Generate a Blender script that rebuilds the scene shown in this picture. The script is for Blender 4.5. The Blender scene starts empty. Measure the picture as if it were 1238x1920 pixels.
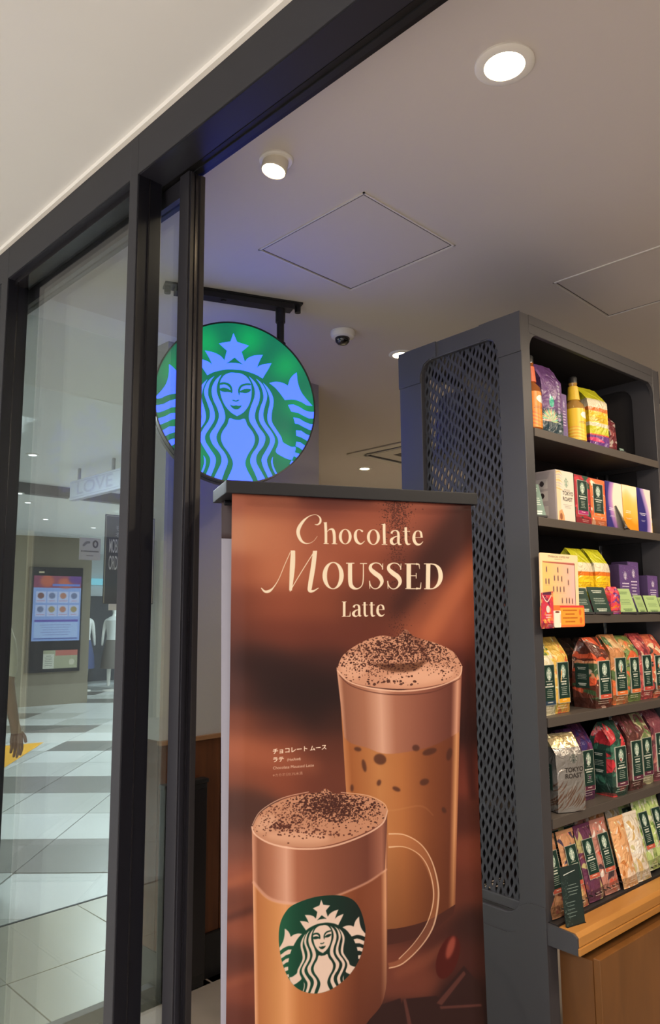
import bpy, bmesh, math, random
import numpy as np
from mathutils import Vector, Matrix

# ------------------------------------------------------------------ camera, world, exposure
S = bpy.context.scene
COL = S.collection
cam_d = bpy.data.cameras.new('camera'); cam = bpy.data.objects.new('camera', cam_d); COL.objects.link(cam)
cam_d.sensor_fit = 'VERTICAL'; cam_d.sensor_height = 36.0; cam_d.sensor_width = 24.0
cam_d.lens = 36.0 * 1391.5 / 1920.0
cam_d.clip_start = 0.05; cam_d.clip_end = 200
PITCH, ROLL, YAW = 0.1378, -0.00723, math.radians(45)
fw = Vector((-math.sin(YAW) * math.cos(PITCH), math.cos(YAW) * math.cos(PITCH), math.sin(PITCH)))
rt = Vector((math.cos(YAW), math.sin(YAW), 0)); up = rt.cross(fw)
r2 = rt * math.cos(ROLL) + up * math.sin(ROLL); u2 = up * math.cos(ROLL) - rt * math.sin(ROLL)
cam.matrix_world = Matrix(((r2.x, u2.x, -fw.x, 0), (r2.y, u2.y, -fw.y, 0), (r2.z, u2.z, -fw.z, 1.5), (0, 0, 0, 1)))
S.camera = cam
S.view_settings.view_transform = 'Standard'; S.view_settings.look = 'None'
S.view_settings.gamma = 1.0; S.view_settings.use_curve_mapping = False
S.view_settings.exposure = 1.0
S.cycles.use_denoising = True
S.cycles.max_bounces = 10; S.cycles.transparent_max_bounces = 16
S.cycles.sample_clamp_indirect = 4.0
W = bpy.data.worlds.new('mall_daylight'); S.world = W; W.use_nodes = True
W.node_tree.nodes['Background'].inputs[0].default_value = (0.97, 0.96, 0.96, 1)
W.node_tree.nodes['Background'].inputs[1].default_value = 1.15
PI = math.pi

def lamp(name, kind, loc, power, color=(1, .82, .6), rot=(0, 0, 0), parent=None, **kw):
    d = bpy.data.lights.new(name, kind); d.energy = power; d.color = color
    for k, v in kw.items(): setattr(d, k, v)
    o = bpy.data.objects.new(name, d); COL.objects.link(o); o.location = loc; o.rotation_euler = rot
    if parent: o.parent = parent
    return o
# unseen area lamps, added to brighten the mall, banner and rack
for i, (x, y, sx, sy, p) in enumerate([(-1.2, -2.5, 2.4, .5, 80), (1.7, -1.5, 1.8, .5, 70)]):
    lamp('mall_fill_light', 'AREA', (x, y, 2.655), p, (1, .95, .90), shape='RECTANGLE', size=sx, size_y=sy)
for x, y, p in [(-5.6, 2.0, 60), (-8.6, 5.0, 80), (-12.0, 8.2, 80)]:
    lamp('concourse_fill_light', 'AREA', (x, y, 2.895), p, (.86, .93, 1), shape='RECTANGLE', size=1.0, size_y=.3)  # added fill lamps that brighten the concourse beyond the left glass

# ------------------------------------------------------------------ helpers
def tag(o, label=None, cat=None, group=None, kind=None):
    if label: o['label'] = label
    if cat: o['category'] = cat
    if group: o['group'] = group
    if kind: o['kind'] = kind
    return o

def empty(name, loc=(0, 0, 0), rz=0, parent=None):
    o = bpy.data.objects.new(name, None); COL.objects.link(o); o.location = loc; o.rotation_euler = (0, 0, rz)
    o.empty_display_size = .05
    if parent: o.parent = parent
    return o

def lin(c):
    c = [x / 255 if max(c) > 1.001 else x for x in c]
    return tuple((x / 12.92 if x <= .04045 else ((x + .055) / 1.055) ** 2.4) for x in c) + (1,)

_m = {}
def mat(name, col, rough=.5, metal=0, spec=.5, bump=0, bscale=200, vary=0, vscale=3, emit=None, estr=0, coat=0):
    """plain surface with optional fine noise relief and colour variation"""
    if name in _m: return _m[name]
    m = bpy.data.materials.new(name); m.use_nodes = True; nt = m.node_tree; b = nt.nodes['Principled BSDF']
    b.inputs['Base Color'].default_value = lin(col); b.inputs['Roughness'].default_value = rough
    b.inputs['Metallic'].default_value = metal; b.inputs['Specular IOR Level'].default_value = spec
    b.inputs['Coat Weight'].default_value = coat
    tc = nt.nodes.new('ShaderNodeTexCoord')
    if vary:
        n = nt.nodes.new('ShaderNodeTexNoise'); n.inputs['Scale'].default_value = vscale; n.inputs['Detail'].default_value = 5
        nt.links.new(tc.outputs['Object'], n.inputs['Vector'])
        mx = nt.nodes.new('ShaderNodeMix'); mx.data_type = 'RGBA'
        a = lin(col); mx.inputs[6].default_value = tuple(max(0, x * (1 - vary)) for x in a[:3]) + (1,)
        mx.inputs[7].default_value = tuple(min(1, x * (1 + vary)) for x in a[:3]) + (1,)
        nt.links.new(n.outputs['Fac'], mx.inputs[0]); nt.links.new(mx.outputs[2], b.inputs['Base Color'])
    if bump:
        n2 = nt.nodes.new('ShaderNodeTexNoise'); n2.inputs['Scale'].default_value = bscale; n2.inputs['Detail'].default_value = 3
        nt.links.new(tc.outputs['Object'], n2.inputs['Vector'])
        bp = nt.nodes.new('ShaderNodeBump'); bp.inputs['Strength'].default_value = bump; bp.inputs['Distance'].default_value = .002
        nt.links.new(n2.outputs['Fac'], bp.inputs['Height']); nt.links.new(bp.outputs['Normal'], b.inputs['Normal'])
    if emit:
        b.inputs['Emission Color'].default_value = lin(emit); b.inputs['Emission Strength'].default_value = estr
    _m[name] = m; return m

def wood(name, c1, c2, axis='Y', rough=.38, scale=14):
    if name in _m: return _m[name]
    m = bpy.data.materials.new(name); m.use_nodes = True; nt = m.node_tree; b = nt.nodes['Principled BSDF']
    tc = nt.nodes.new('ShaderNodeTexCoord'); mp = nt.nodes.new('ShaderNodeMapping')
    mp.inputs['Scale'].default_value = {'X': (1.2, scale, scale), 'Y': (scale, 1.2, scale), 'Z': (scale, scale, 1.2)}[axis]
    n = nt.nodes.new('ShaderNodeTexNoise'); n.inputs['Scale'].default_value = 2.2; n.inputs['Detail'].default_value = 9; n.inputs['Distortion'].default_value = .6
    cr = nt.nodes.new('ShaderNodeValToRGB'); cr.color_ramp.elements[0].color = lin(c1); cr.color_ramp.elements[1].color = lin(c2)
    cr.color_ramp.elements[0].position = .3; cr.color_ramp.elements[1].position = .72
    nt.links.new(tc.outputs['Object'], mp.inputs[0]); nt.links.new(mp.outputs[0], n.inputs['Vector'])
    nt.links.new(n.outputs['Fac'], cr.inputs[0]); nt.links.new(cr.outputs[0], b.inputs['Base Color'])
    bp = nt.nodes.new('ShaderNodeBump'); bp.inputs['Strength'].default_value = .15; bp.inputs['Distance'].default_value = .001
    nt.links.new(n.outputs['Fac'], bp.inputs['Height']); nt.links.new(bp.outputs['Normal'], b.inputs['Normal'])
    b.inputs['Roughness'].default_value = rough
    _m[name] = m; return m

def glass(name, tint=(1, 1, 1), ior=1.5, rough=0.0, body=0.0, bodycol=(1, 1, 1)):
    """clear sheet glass: fresnel mix of transparent and mirror, optionally a thin milky body"""
    if name in _m: return _m[name]
    m = bpy.data.materials.new(name); m.use_nodes = True; nt = m.node_tree; nt.nodes.remove(nt.nodes['Principled BSDF'])
    out = nt.nodes['Material Output']; tr = nt.nodes.new('ShaderNodeBsdfTransparent'); gl = nt.nodes.new('ShaderNodeBsdfGlossy')
    tr.inputs[0].default_value = tuple(tint) + (1,); gl.inputs['Roughness'].default_value = rough
    fr = nt.nodes.new('ShaderNodeFresnel'); ge = nt.nodes.new('ShaderNodeNewGeometry'); ma = nt.nodes.new('ShaderNodeMath'); ma.operation = 'MULTIPLY_ADD'
    ma.inputs[1].default_value = 1 / ior - ior; ma.inputs[2].default_value = ior      # same reflectance from both faces of the sheet
    nt.links.new(ge.outputs['Backfacing'], ma.inputs[0]); nt.links.new(ma.outputs[0], fr.inputs[0])
    mx = nt.nodes.new('ShaderNodeMixShader'); nt.links.new(fr.outputs[0], mx.inputs[0])
    last = tr
    if body:
        df = nt.nodes.new('ShaderNodeBsdfDiffuse'); df.inputs[0].default_value = lin(bodycol)
        m2 = nt.nodes.new('ShaderNodeMixShader'); m2.inputs[0].default_value = body
        nt.links.new(tr.outputs[0], m2.inputs[1]); nt.links.new(df.outputs[0], m2.inputs[2]); last = m2
    nt.links.new(last.outputs[0], mx.inputs[1]); nt.links.new(gl.outputs[0], mx.inputs[2]); nt.links.new(mx.outputs[0], out.inputs[0])
    _m[name] = m; return m

def glow(name, col, strength):
    if name in _m: return _m[name]
    m = bpy.data.materials.new(name); m.use_nodes = True; nt = m.node_tree; nt.nodes.remove(nt.nodes['Principled BSDF'])
    e = nt.nodes.new('ShaderNodeEmission'); e.inputs[0].default_value = lin(col); e.inputs[1].default_value = strength
    nt.links.new(e.outputs[0], nt.nodes['Material Output'].inputs[0]); _m[name] = m; return m

class MB:
    """collects shapes into one mesh"""
    def __init__(s): s.v = []; s.f = []; s.uv = None
    def add(s, vs, fs):
        n = len(s.v); s.v += [tuple(v) for v in vs]; s.f += [tuple(i + n for i in f) for f in fs]; return s
    def box(s, x0, x1, y0, y1, z0, z1):
        vs = [(x0, y0, z0), (x1, y0, z0), (x1, y1, z0), (x0, y1, z0), (x0, y0, z1), (x1, y0, z1), (x1, y1, z1), (x0, y1, z1)]
        return s.add(vs, [(0, 3, 2, 1), (4, 5, 6, 7), (0, 1, 5, 4), (1, 2, 6, 5), (2, 3, 7, 6), (3, 0, 4, 7)])
    def prism(s, pts, off):
        """planar 3D outline extruded by vector off"""
        n = len(pts); a = [Vector(p) for p in pts]; b = [p + Vector(off) for p in a]
        return s.add(a + b, [tuple(range(n - 1, -1, -1)), tuple(range(n, 2 * n))] + [(i, (i + 1) % n, n + (i + 1) % n, n + i) for i in range(n)])
    def lathe(s, prof, c=(0, 0, 0), n=20, axis=None, caps=True):
        vs = []; fs = []; M_ = Matrix.Identity(3)
        if axis is not None: M_ = Vector((0, 0, 1)).rotation_difference(Vector(axis)).to_matrix()
        for r, z in prof:
            for k in range(n):
                t = 2 * PI * k / n; vs.append(M_ @ Vector((r * math.cos(t), r * math.sin(t), z)) + Vector(c))
        for i in range(len(prof) - 1):
            for k in range(n):
                a = i * n + k; b = i * n + (k + 1) % n; fs.append((a, b, b + n, a + n))
        m = (len(prof) - 1) * n
        if caps: fs.append(tuple(range(n - 1, -1, -1))); fs.append(tuple(range(m, m + n)))
        else: fs += [(m + k, m + (k + 1) % n, (k + 1) % n, k) for k in range(n)]
        return s.add(vs, fs)
    def tube(s, a, b, r, n=14):
        a = Vector(a); b = Vector(b); return s.lathe([(r, 0), (r, (b - a).length)], a, n, (b - a).normalized())
    def build(s, name, m, parent=None, smooth=False, bevel=0, loc=None):
        me = bpy.data.meshes.new(name); me.from_pydata(s.v, [], s.f); me.update()
        if s.uv is not None:
            ul = me.uv_layers.new(name='uv'); 
            for lp in me.loops: ul.data[lp.index].uv = s.uv(Vector(me.vertices[lp.vertex_index].co), lp)
        o = bpy.data.objects.new(name, me); COL.objects.link(o)
        if m: me.materials.append(m)
        if parent: o.parent = parent
        bm = bmesh.new(); bm.from_mesh(me); bmesh.ops.recalc_face_normals(bm, faces=bm.faces)
        if bevel:
            ed = [e for e in bm.edges if len(e.link_faces) == 2 and e.calc_face_angle(0) > .6]
            bmesh.ops.bevel(bm, geom=ed, offset=bevel, segments=2, affect='EDGES', profile=.6)
        bm.to_mesh(me); bm.free()
        if smooth:
            for p in me.polygons: p.use_smooth = True
            if hasattr(me, 'set_sharp_from_angle'): me.set_sharp_from_angle(angle=.7)
        if loc: o.location = loc
        return o

def rrect(x0, x1, z0, z1, r, n=6):
    pts = []
    for cx, cz, a0 in ((x1 - r, z0 + r, -PI / 2), (x1 - r, z1 - r, 0), (x0 + r, z1 - r, PI / 2), (x0 + r, z0 + r, PI)):
        for k in range(n + 1):
            a = a0 + PI / 2 * k / n; pts.append((cx + r * math.cos(a), cz + r * math.sin(a)))
    return pts

def frame_plate(name, outer, inner, y0, y1, m, parent):
    """plate in the XZ plane with a rounded opening, extruded from y0 to y1"""
    ox0, ox1, oz0, oz1 = outer; n = len(inner); cx = sum(p[0] for p in inner) / n; cz = sum(p[1] for p in inner) / n
    out = []
    for x, z in inner:      # match every inner vertex with a point of the outer rectangle
        dx, dz = x - cx, z - cz
        t = min(((ox1 if dx > 0 else ox0) - cx) / dx if abs(dx) > 1e-9 else 1e9, ((oz1 if dz > 0 else oz0) - cz) / dz if abs(dz) > 1e-9 else 1e9)
        out.append((cx + dx * t, cz + dz * t))
    # snap nearest to true corners
    for c in ((ox0, oz0), (ox1, oz0), (ox1, oz1), (ox0, oz1)):
        i = min(range(n), key=lambda i: (out[i][0] - c[0]) ** 2 + (out[i][1] - c[1]) ** 2); out[i] = c
    b = MB(); vs = [(x, y0, z) for x, z in inner] + [(x, y0, z) for x, z in out] + [(x, y1, z) for x, z in inner] + [(x, y1, z) for x, z in out]
    fs = []
    for i in range(n):
        j = (i + 1) % n
        fs += [(i, j, n + j, n + i), (2 * n + i, 3 * n + i, 3 * n + j, 2 * n + j), (i, 2 * n + i, 2 * n + j, j), (n + i, n + j, 3 * n + j, 3 * n + i)]
    return b.add(vs, fs).build(name, m, parent)
# ------------------------------------------------------------------ flat print: a small rasteriser for posters, labels and signs
def cat_rom(pts, closed=False, k=6):
    P = [np.array(p, float) for p in pts]; n = len(P); out = []
    rng = range(n if closed else n - 1)
    for i in rng:
        a = P[(i - 1) % n] if closed or i > 0 else P[0]; b = P[i]; c = P[(i + 1) % n]; d = P[(i + 2) % n] if closed or i + 2 < n else P[-1]
        for t in np.linspace(0, 1, k, endpoint=False):
            out.append(.5 * ((2 * b) + (c - a) * t + (2 * a - 5 * b + 4 * c - d) * t * t + (3 * b - a - 3 * c + d) * t ** 3))
    if not closed: out.append(P[-1])
    return np.array(out)

def stroke(pts, k=6):
    """variable width stroke, pts = (x, y, width)"""
    q = cat_rom(pts, False, k) if len(pts) > 2 else np.array(pts, float)
    d = np.gradient(q[:, :2], axis=0); L = np.hypot(d[:, 0], d[:, 1]) + 1e-9
    nx, ny = -d[:, 1] / L, d[:, 0] / L; h = q[:, 2] / 2
    a = np.stack([q[:, 0] + nx * h, q[:, 1] + ny * h], 1); b = np.stack([q[:, 0] - nx * h, q[:, 1] - ny * h], 1)
    return np.concatenate([a, b[::-1]])

def ell(cx, cy, rx, ry, rot=0, n=40):
    t = np.linspace(0, 2 * PI, n, endpoint=False); x, y = rx * np.cos(t), ry * np.sin(t); c, s = math.cos(rot), math.sin(rot)
    return np.stack([cx + x * c - y * s, cy + x * s + y * c], 1)

def rect(x0, y0, x1, y1): return np.array([(x0, y0), (x1, y0), (x1, y1), (x0, y1)], float)

def cover(h, w, polys, holes=(), ss=4):
    acc = np.zeros((h * ss, w + 2), np.float32)
    for sg, group in ((1, polys), (-1, holes)):
        for P in group:
            P = np.asarray(P, float) * [1, ss]; Q = np.roll(P, -1, 0)
            area = (P[:, 0] * Q[:, 1] - Q[:, 0] * P[:, 1]).sum()
            y0, y1 = P[:, 1], Q[:, 1]; dr = np.sign(y1 - y0) * (1 if area > 0 else -1) * sg
            lo = np.clip(np.ceil(np.minimum(y0, y1) - .5), 0, h * ss).astype(int); hi = np.clip(np.ceil(np.maximum(y0, y1) - .5), 0, h * ss).astype(int)
            n = np.maximum(hi - lo, 0); tot = n.sum()
            if tot == 0: continue
            idx = np.repeat(np.arange(len(P)), n); rows = lo[idx] + np.arange(tot) - np.repeat(np.cumsum(n) - n, n)
            t = (rows + .5 - y0[idx]) / (y1 - y0)[idx]; x = np.clip(P[idx, 0] + t * (Q - P)[idx, 0], 0, w)
            xi = np.floor(x).astype(int); fr = x - xi
            np.add.at(acc, (rows, xi), -dr[idx] * (1 - fr)); np.add.at(acc, (rows, xi + 1), -dr[idx] * fr)
    c = np.clip(np.cumsum(acc, 1)[:, :w], 0, 1)
    return c.reshape(h, ss, w).mean(1)

def blur(a, r):
    if r <= 0: return a
    k = np.exp(-np.arange(-int(3 * r), int(3 * r) + 1) ** 2 / (2 * r * r)); k /= k.sum(); n = len(k) // 2
    for ax in (0, 1):
        pad = [(0, 0)] * a.ndim; pad[ax] = (n, n); p = np.pad(a, pad, mode='edge'); o = np.zeros_like(a)
        for i, w in enumerate(k): o += w * np.take(p, np.arange(i, i + a.shape[ax]), axis=ax)
        a = o
    return a

class Cv:
    """canvas of sRGB values, y down; T maps drawing coordinates to pixels"""
    def __init__(s, w, h, col=(255, 255, 255), T=None):
        s.w, s.h = w, h; s.a = np.zeros((h, w, 3)) + np.array(col) / 255.; s.T = T
    def tp(s, P):
        P = np.asarray(P, float)[:, :2]; return s.T(P) if s.T else P
    def mask(s, polys, holes=(), soft=0):
        m = cover(s.h, s.w, [s.tp(p) for p in polys], [s.tp(p) for p in holes])
        return blur(m, soft) if soft else m
    def put(s, m, col, al=1.0):
        m = (m * al)[..., None]; s.a = s.a * (1 - m) + m * (col if isinstance(col, np.ndarray) and col.ndim == 3 else np.array(col) / 255.); return s
    def fill(s, polys, col, al=1.0, holes=(), soft=0, clip=None):
        if isinstance(polys, np.ndarray) and polys.ndim == 2: polys = [polys]
        m = s.mask(polys, holes, soft)
        if clip is not None: m = m * clip
        return s.put(m, col, al)
    def image(s, name):
        im = bpy.data.images.new(name, s.w, s.h); px = np.ones((s.h, s.w, 4), np.float32); px[..., :3] = np.clip(s.a[::-1], 0, 1)
        im.pixels.foreach_set(px.ravel()); im.update(); im.pack(); return im

def printed(name, im, rough=.5, emit=0, spec=.5, coat=0, bump=0, gain=(1, 1, 1)):
    m = bpy.data.materials.new(name); m.use_nodes = True; nt = m.node_tree; b = nt.nodes['Principled BSDF']
    t = nt.nodes.new('ShaderNodeTexImage'); t.image = im; t.extension = 'EXTEND'
    if emit:
        b.inputs['Base Color'].default_value = (.02, .02, .02, 1)
        nt.links.new(t.outputs[0], b.inputs['Emission Color']); b.inputs['Emission Strength'].default_value = emit
        if gain != (1, 1, 1):
            mx = nt.nodes.new('ShaderNodeMix'); mx.data_type = 'RGBA'; mx.blend_type = 'MULTIPLY'; mx.inputs[0].default_value = 1
            mx.inputs[7].default_value = tuple(gain) + (1,); nt.links.new(t.outputs[0], mx.inputs[6]); nt.links.new(mx.outputs[2], b.inputs['Emission Color'])
    else:
        nt.links.new(t.outputs[0], b.inputs['Base Color'])
    b.inputs['Roughness'].default_value = rough; b.inputs['Specular IOR Level'].default_value = spec; b.inputs['Coat Weight'].default_value = coat
    if bump:
        tc = nt.nodes.new('ShaderNodeTexCoord'); n2 = nt.nodes.new('ShaderNodeTexNoise'); n2.inputs['Scale'].default_value = 22; n2.inputs['Detail'].default_value = 4
        n2.inputs['Distortion'].default_value = 1.2
        nt.links.new(tc.outputs['Object'], n2.inputs['Vector'])
        bp = nt.nodes.new('ShaderNodeBump'); bp.inputs['Strength'].default_value = bump; bp.inputs['Distance'].default_value = .02
        nt.links.new(n2.outputs['Fac'], bp.inputs['Height']); nt.links.new(bp.outputs['Normal'], b.inputs['Normal'])
    return m

_tc = {}
def text_polys(body, x, y, size, sx=1.0, slope=0.0, bold=0.0):
    """filled outlines of a line of plain lettering, baseline start at (x, y), y down"""
    key = (body, bold)
    if key not in _tc:
        c = bpy.data.curves.new('lettering', 'FONT'); c.body = body; c.offset = bold; o = bpy.data.objects.new('lettering', c); COL.objects.link(o)
        bpy.context.view_layer.update(); me = o.to_mesh(); V = np.array([v.co[:2] for v in me.vertices]) if len(me.vertices) else np.zeros((0, 2))
        T = [list(p.vertices) for p in me.polygons]; o.to_mesh_clear(); bpy.data.objects.remove(o); bpy.data.curves.remove(c); _tc[key] = (V, T)
    V, T = _tc[key]
    if len(V) == 0: return []
    X = x + V[:, 0] * size * sx; Y = y - V[:, 1] * size + (X - x) * slope; Q = np.stack([X, Y], 1)
    return [Q[t] for t in T]

# ---- round emblem: crowned long-haired figure with two tails, traced in its own unit circle
SH = np.array([[0.00648969424117102, -0.000285646567943033, -2.673294585574798], [0.0003090246997632397, -0.006485789120943914, 4.752493375964754], [-0.0002686273941890831, 9.403070515766581e-05, 1.0]])
def eu(pts):
    P = np.array([(370 + a / 5.158, 590 + b / 5.158, 1) for a, b in pts]) @ SH.T; q = P[:, :2] / P[:, 2:]
    q[:, 0] += .027 - .022 * q[:, 1]; return q
def sym(pts, k=5):
    q = cat_rom(eu(pts), False, k); return [q, q * [-1, 1]]
def half(pts, ks=None):      # right half outline from axis to axis, mirrored into one polygon
    q = eu(pts); q[0, 0] = 0; q[-1, 0] = 0; return np.concatenate([q, (q * [-1, 1])[::-1]])
def sm(pts, k=4): return [tuple(p) for p in cat_rom(pts, False, k)]
EM = []; EH = []
crown = [(352, 160), (386, 246), (500, 283), (428, 343), (458, 440)] + sm([(462, 436), (490, 405), (540, 383), (590, 375), (637, 373)]) + sm([(637, 373), (618, 405), (595, 452), (577, 498)]) + \
    sm([(577, 498), (605, 478), (650, 464), (720, 455)]) + sm([(720, 455), (690, 510), (658, 560), (630, 605)]) + sm([(630, 605), (570, 570), (500, 543), (430, 524), (352, 517)])
EM.append(half(crown)); EH.append(half([(352, 398), (395, 432), (440, 468), (400, 457), (352, 452)]))
face = sm([(358, 550), (410, 555), (460, 580), (495, 620), (514, 665), (518, 740), (508, 810), (480, 880), (430, 940), (368, 975)])
EM.append(half(face))
bust = sm([(362, 1012), (400, 1012), (445, 1003), (470, 1065), (520, 1135), (540, 1200), (522, 1270), (470, 1350), (440, 1430), (455, 1500), (505, 1600), (540, 1700), (560, 1800), (385, 1800)])
EM.append(half(bust))
def strip(r, l): return cat_rom(r, False, 4).tolist() + cat_rom(l[::-1], False, 4).tolist()
for r, l in (([(495, 583), (560, 650), (598, 740), (590, 830), (558, 910), (545, 990), (580, 1080), (630, 1150), (643, 1200), (620, 1270), (560, 1350), (550, 1430), (600, 1530), (640, 1610), (690, 1750)],
              [(495, 583), (530, 650), (550, 720), (545, 790), (510, 880), (488, 960), (495, 1030), (545, 1110), (583, 1190), (565, 1270), (510, 1350), (490, 1430), (530, 1530), (565, 1620), (610, 1750)]),
             ([(563, 605), (625, 660), (665, 740), (668, 800), (645, 880), (628, 960), (645, 1040), (700, 1120), (735, 1190), (730, 1250), (690, 1330), (655, 1400), (665, 1470), (700, 1550), (740, 1640), (790, 1750)],
              [(563, 605), (605, 665), (630, 740), (632, 810), (605, 880), (585, 960), (592, 1030), (640, 1110), (685, 1180), (687, 1240), (650, 1310), (605, 1390), (612, 1460), (650, 1550), (690, 1640), (735, 1750)]),
             ([(632, 645), (690, 710), (728, 790), (730, 860), (712, 950), (712, 1030), (750, 1100), (800, 1180), (815, 1230), (860, 1260), (900, 1278), (940, 1282), (930, 1335), (905, 1403)],
              [(632, 645), (670, 720), (692, 790), (695, 850), (678, 920), (668, 990), (680, 1050), (725, 1120), (765, 1190), (770, 1250), (745, 1325), (800, 1368), (860, 1397), (905, 1403)]),
             ([(715, 1373), (712, 1440), (740, 1520), (780, 1580), (840, 1650)], [(715, 1373), (697, 1420), (710, 1490), (745, 1560), (800, 1650)])):
    q = eu(strip(r, l)); EM += [q, q * [-1, 1]]
for b in ([*sm([(695, 650), (760, 638), (830, 650), (878, 677)]), *sm([(878, 677), (900, 612), (935, 570), (967, 547)]), *sm([(967, 547), (975, 640), (1003, 730), (1050, 800), (1115, 875)]),
           *sm([(1115, 875), (1060, 868), (1010, 838), (930, 812), (845, 817)]), *sm([(845, 817), (790, 740), (745, 690), (695, 650)])],
          [(875, 865), (930, 862), (985, 885), (1040, 920), (1085, 933), (1160, 935), (1160, 1000), (1080, 998), (1030, 975), (970, 942), (905, 930)],
          [(925, 988), (980, 998), (1030, 1030), (1085, 1053), (1160, 1058), (1160, 1117), (1080, 1110), (1020, 1080), (970, 1052), (940, 1048)],
          [(948, 1115), (1000, 1120), (1050, 1155), (1150, 1190), (1150, 1240), (1050, 1215), (1000, 1185), (950, 1168)],
          [(948, 1228), (990, 1235), (1040, 1270), (1120, 1300), (1100, 1345), (1010, 1310), (975, 1285), (942, 1270)],
          [(930, 1332), (970, 1345), (1060, 1400), (1040, 1440), (965, 1390), (920, 1368)],
          [(897, 1412), (930, 1425), (990, 1475), (970, 1515), (910, 1470), (880, 1445)],
          [(850, 1490), (915, 1555), (890, 1585), (832, 1520)]):
    q = eu(b); EM += [q, q * [-1, 1]]
EF = [eu(cat_rom(p, True, 5)) for p in (                                     # green features on the face
    [(203, 652), (235, 641), (285, 648), (318, 675), (330, 715), (327, 748), (312, 742), (309, 712), (290, 682), (255, 664), (205, 668)],
    [(203, 706), (240, 694), (280, 702), (318, 726), (322, 742), (285, 738), (245, 738), (215, 728)],
    [(508, 655), (470, 652), (420, 664), (392, 695), (385, 735), (395, 772), (402, 748), (408, 712), (430, 685), (468, 673), (508, 672)],
    [(398, 738), (425, 716), (470, 706), (512, 712), (500, 735), (462, 750), (425, 746)],
    [(322, 818), (342, 814), (360, 822), (380, 814), (398, 818), (378, 830), (360, 833), (340, 829)],
    [(303, 863), (335, 872), (362, 868), (388, 873), (418, 870), (395, 900), (362, 910), (325, 896)])]

def emblem(cv, M2, green, white, clip=None, disc=True, soft=0):
    """draw the emblem; M2 maps unit coordinates (y up) to canvas drawing coordinates"""
    if clip is None: clip = cv.mask([M2(ell(0, 0, 1, 1))])
    if disc: cv.put(clip, green)
    m = cv.mask([M2(p) for p in EM], [M2(p) for p in EH]) * (1 - cv.mask([M2(p) for p in EF])) * clip
    cv.put(blur(m, soft) if soft else m, white)
def unit(cx, cy, r, ry=None): return lambda P: np.stack([cx + P[:, 0] * r, cy - P[:, 1] * (ry or r)], 1)
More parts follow.
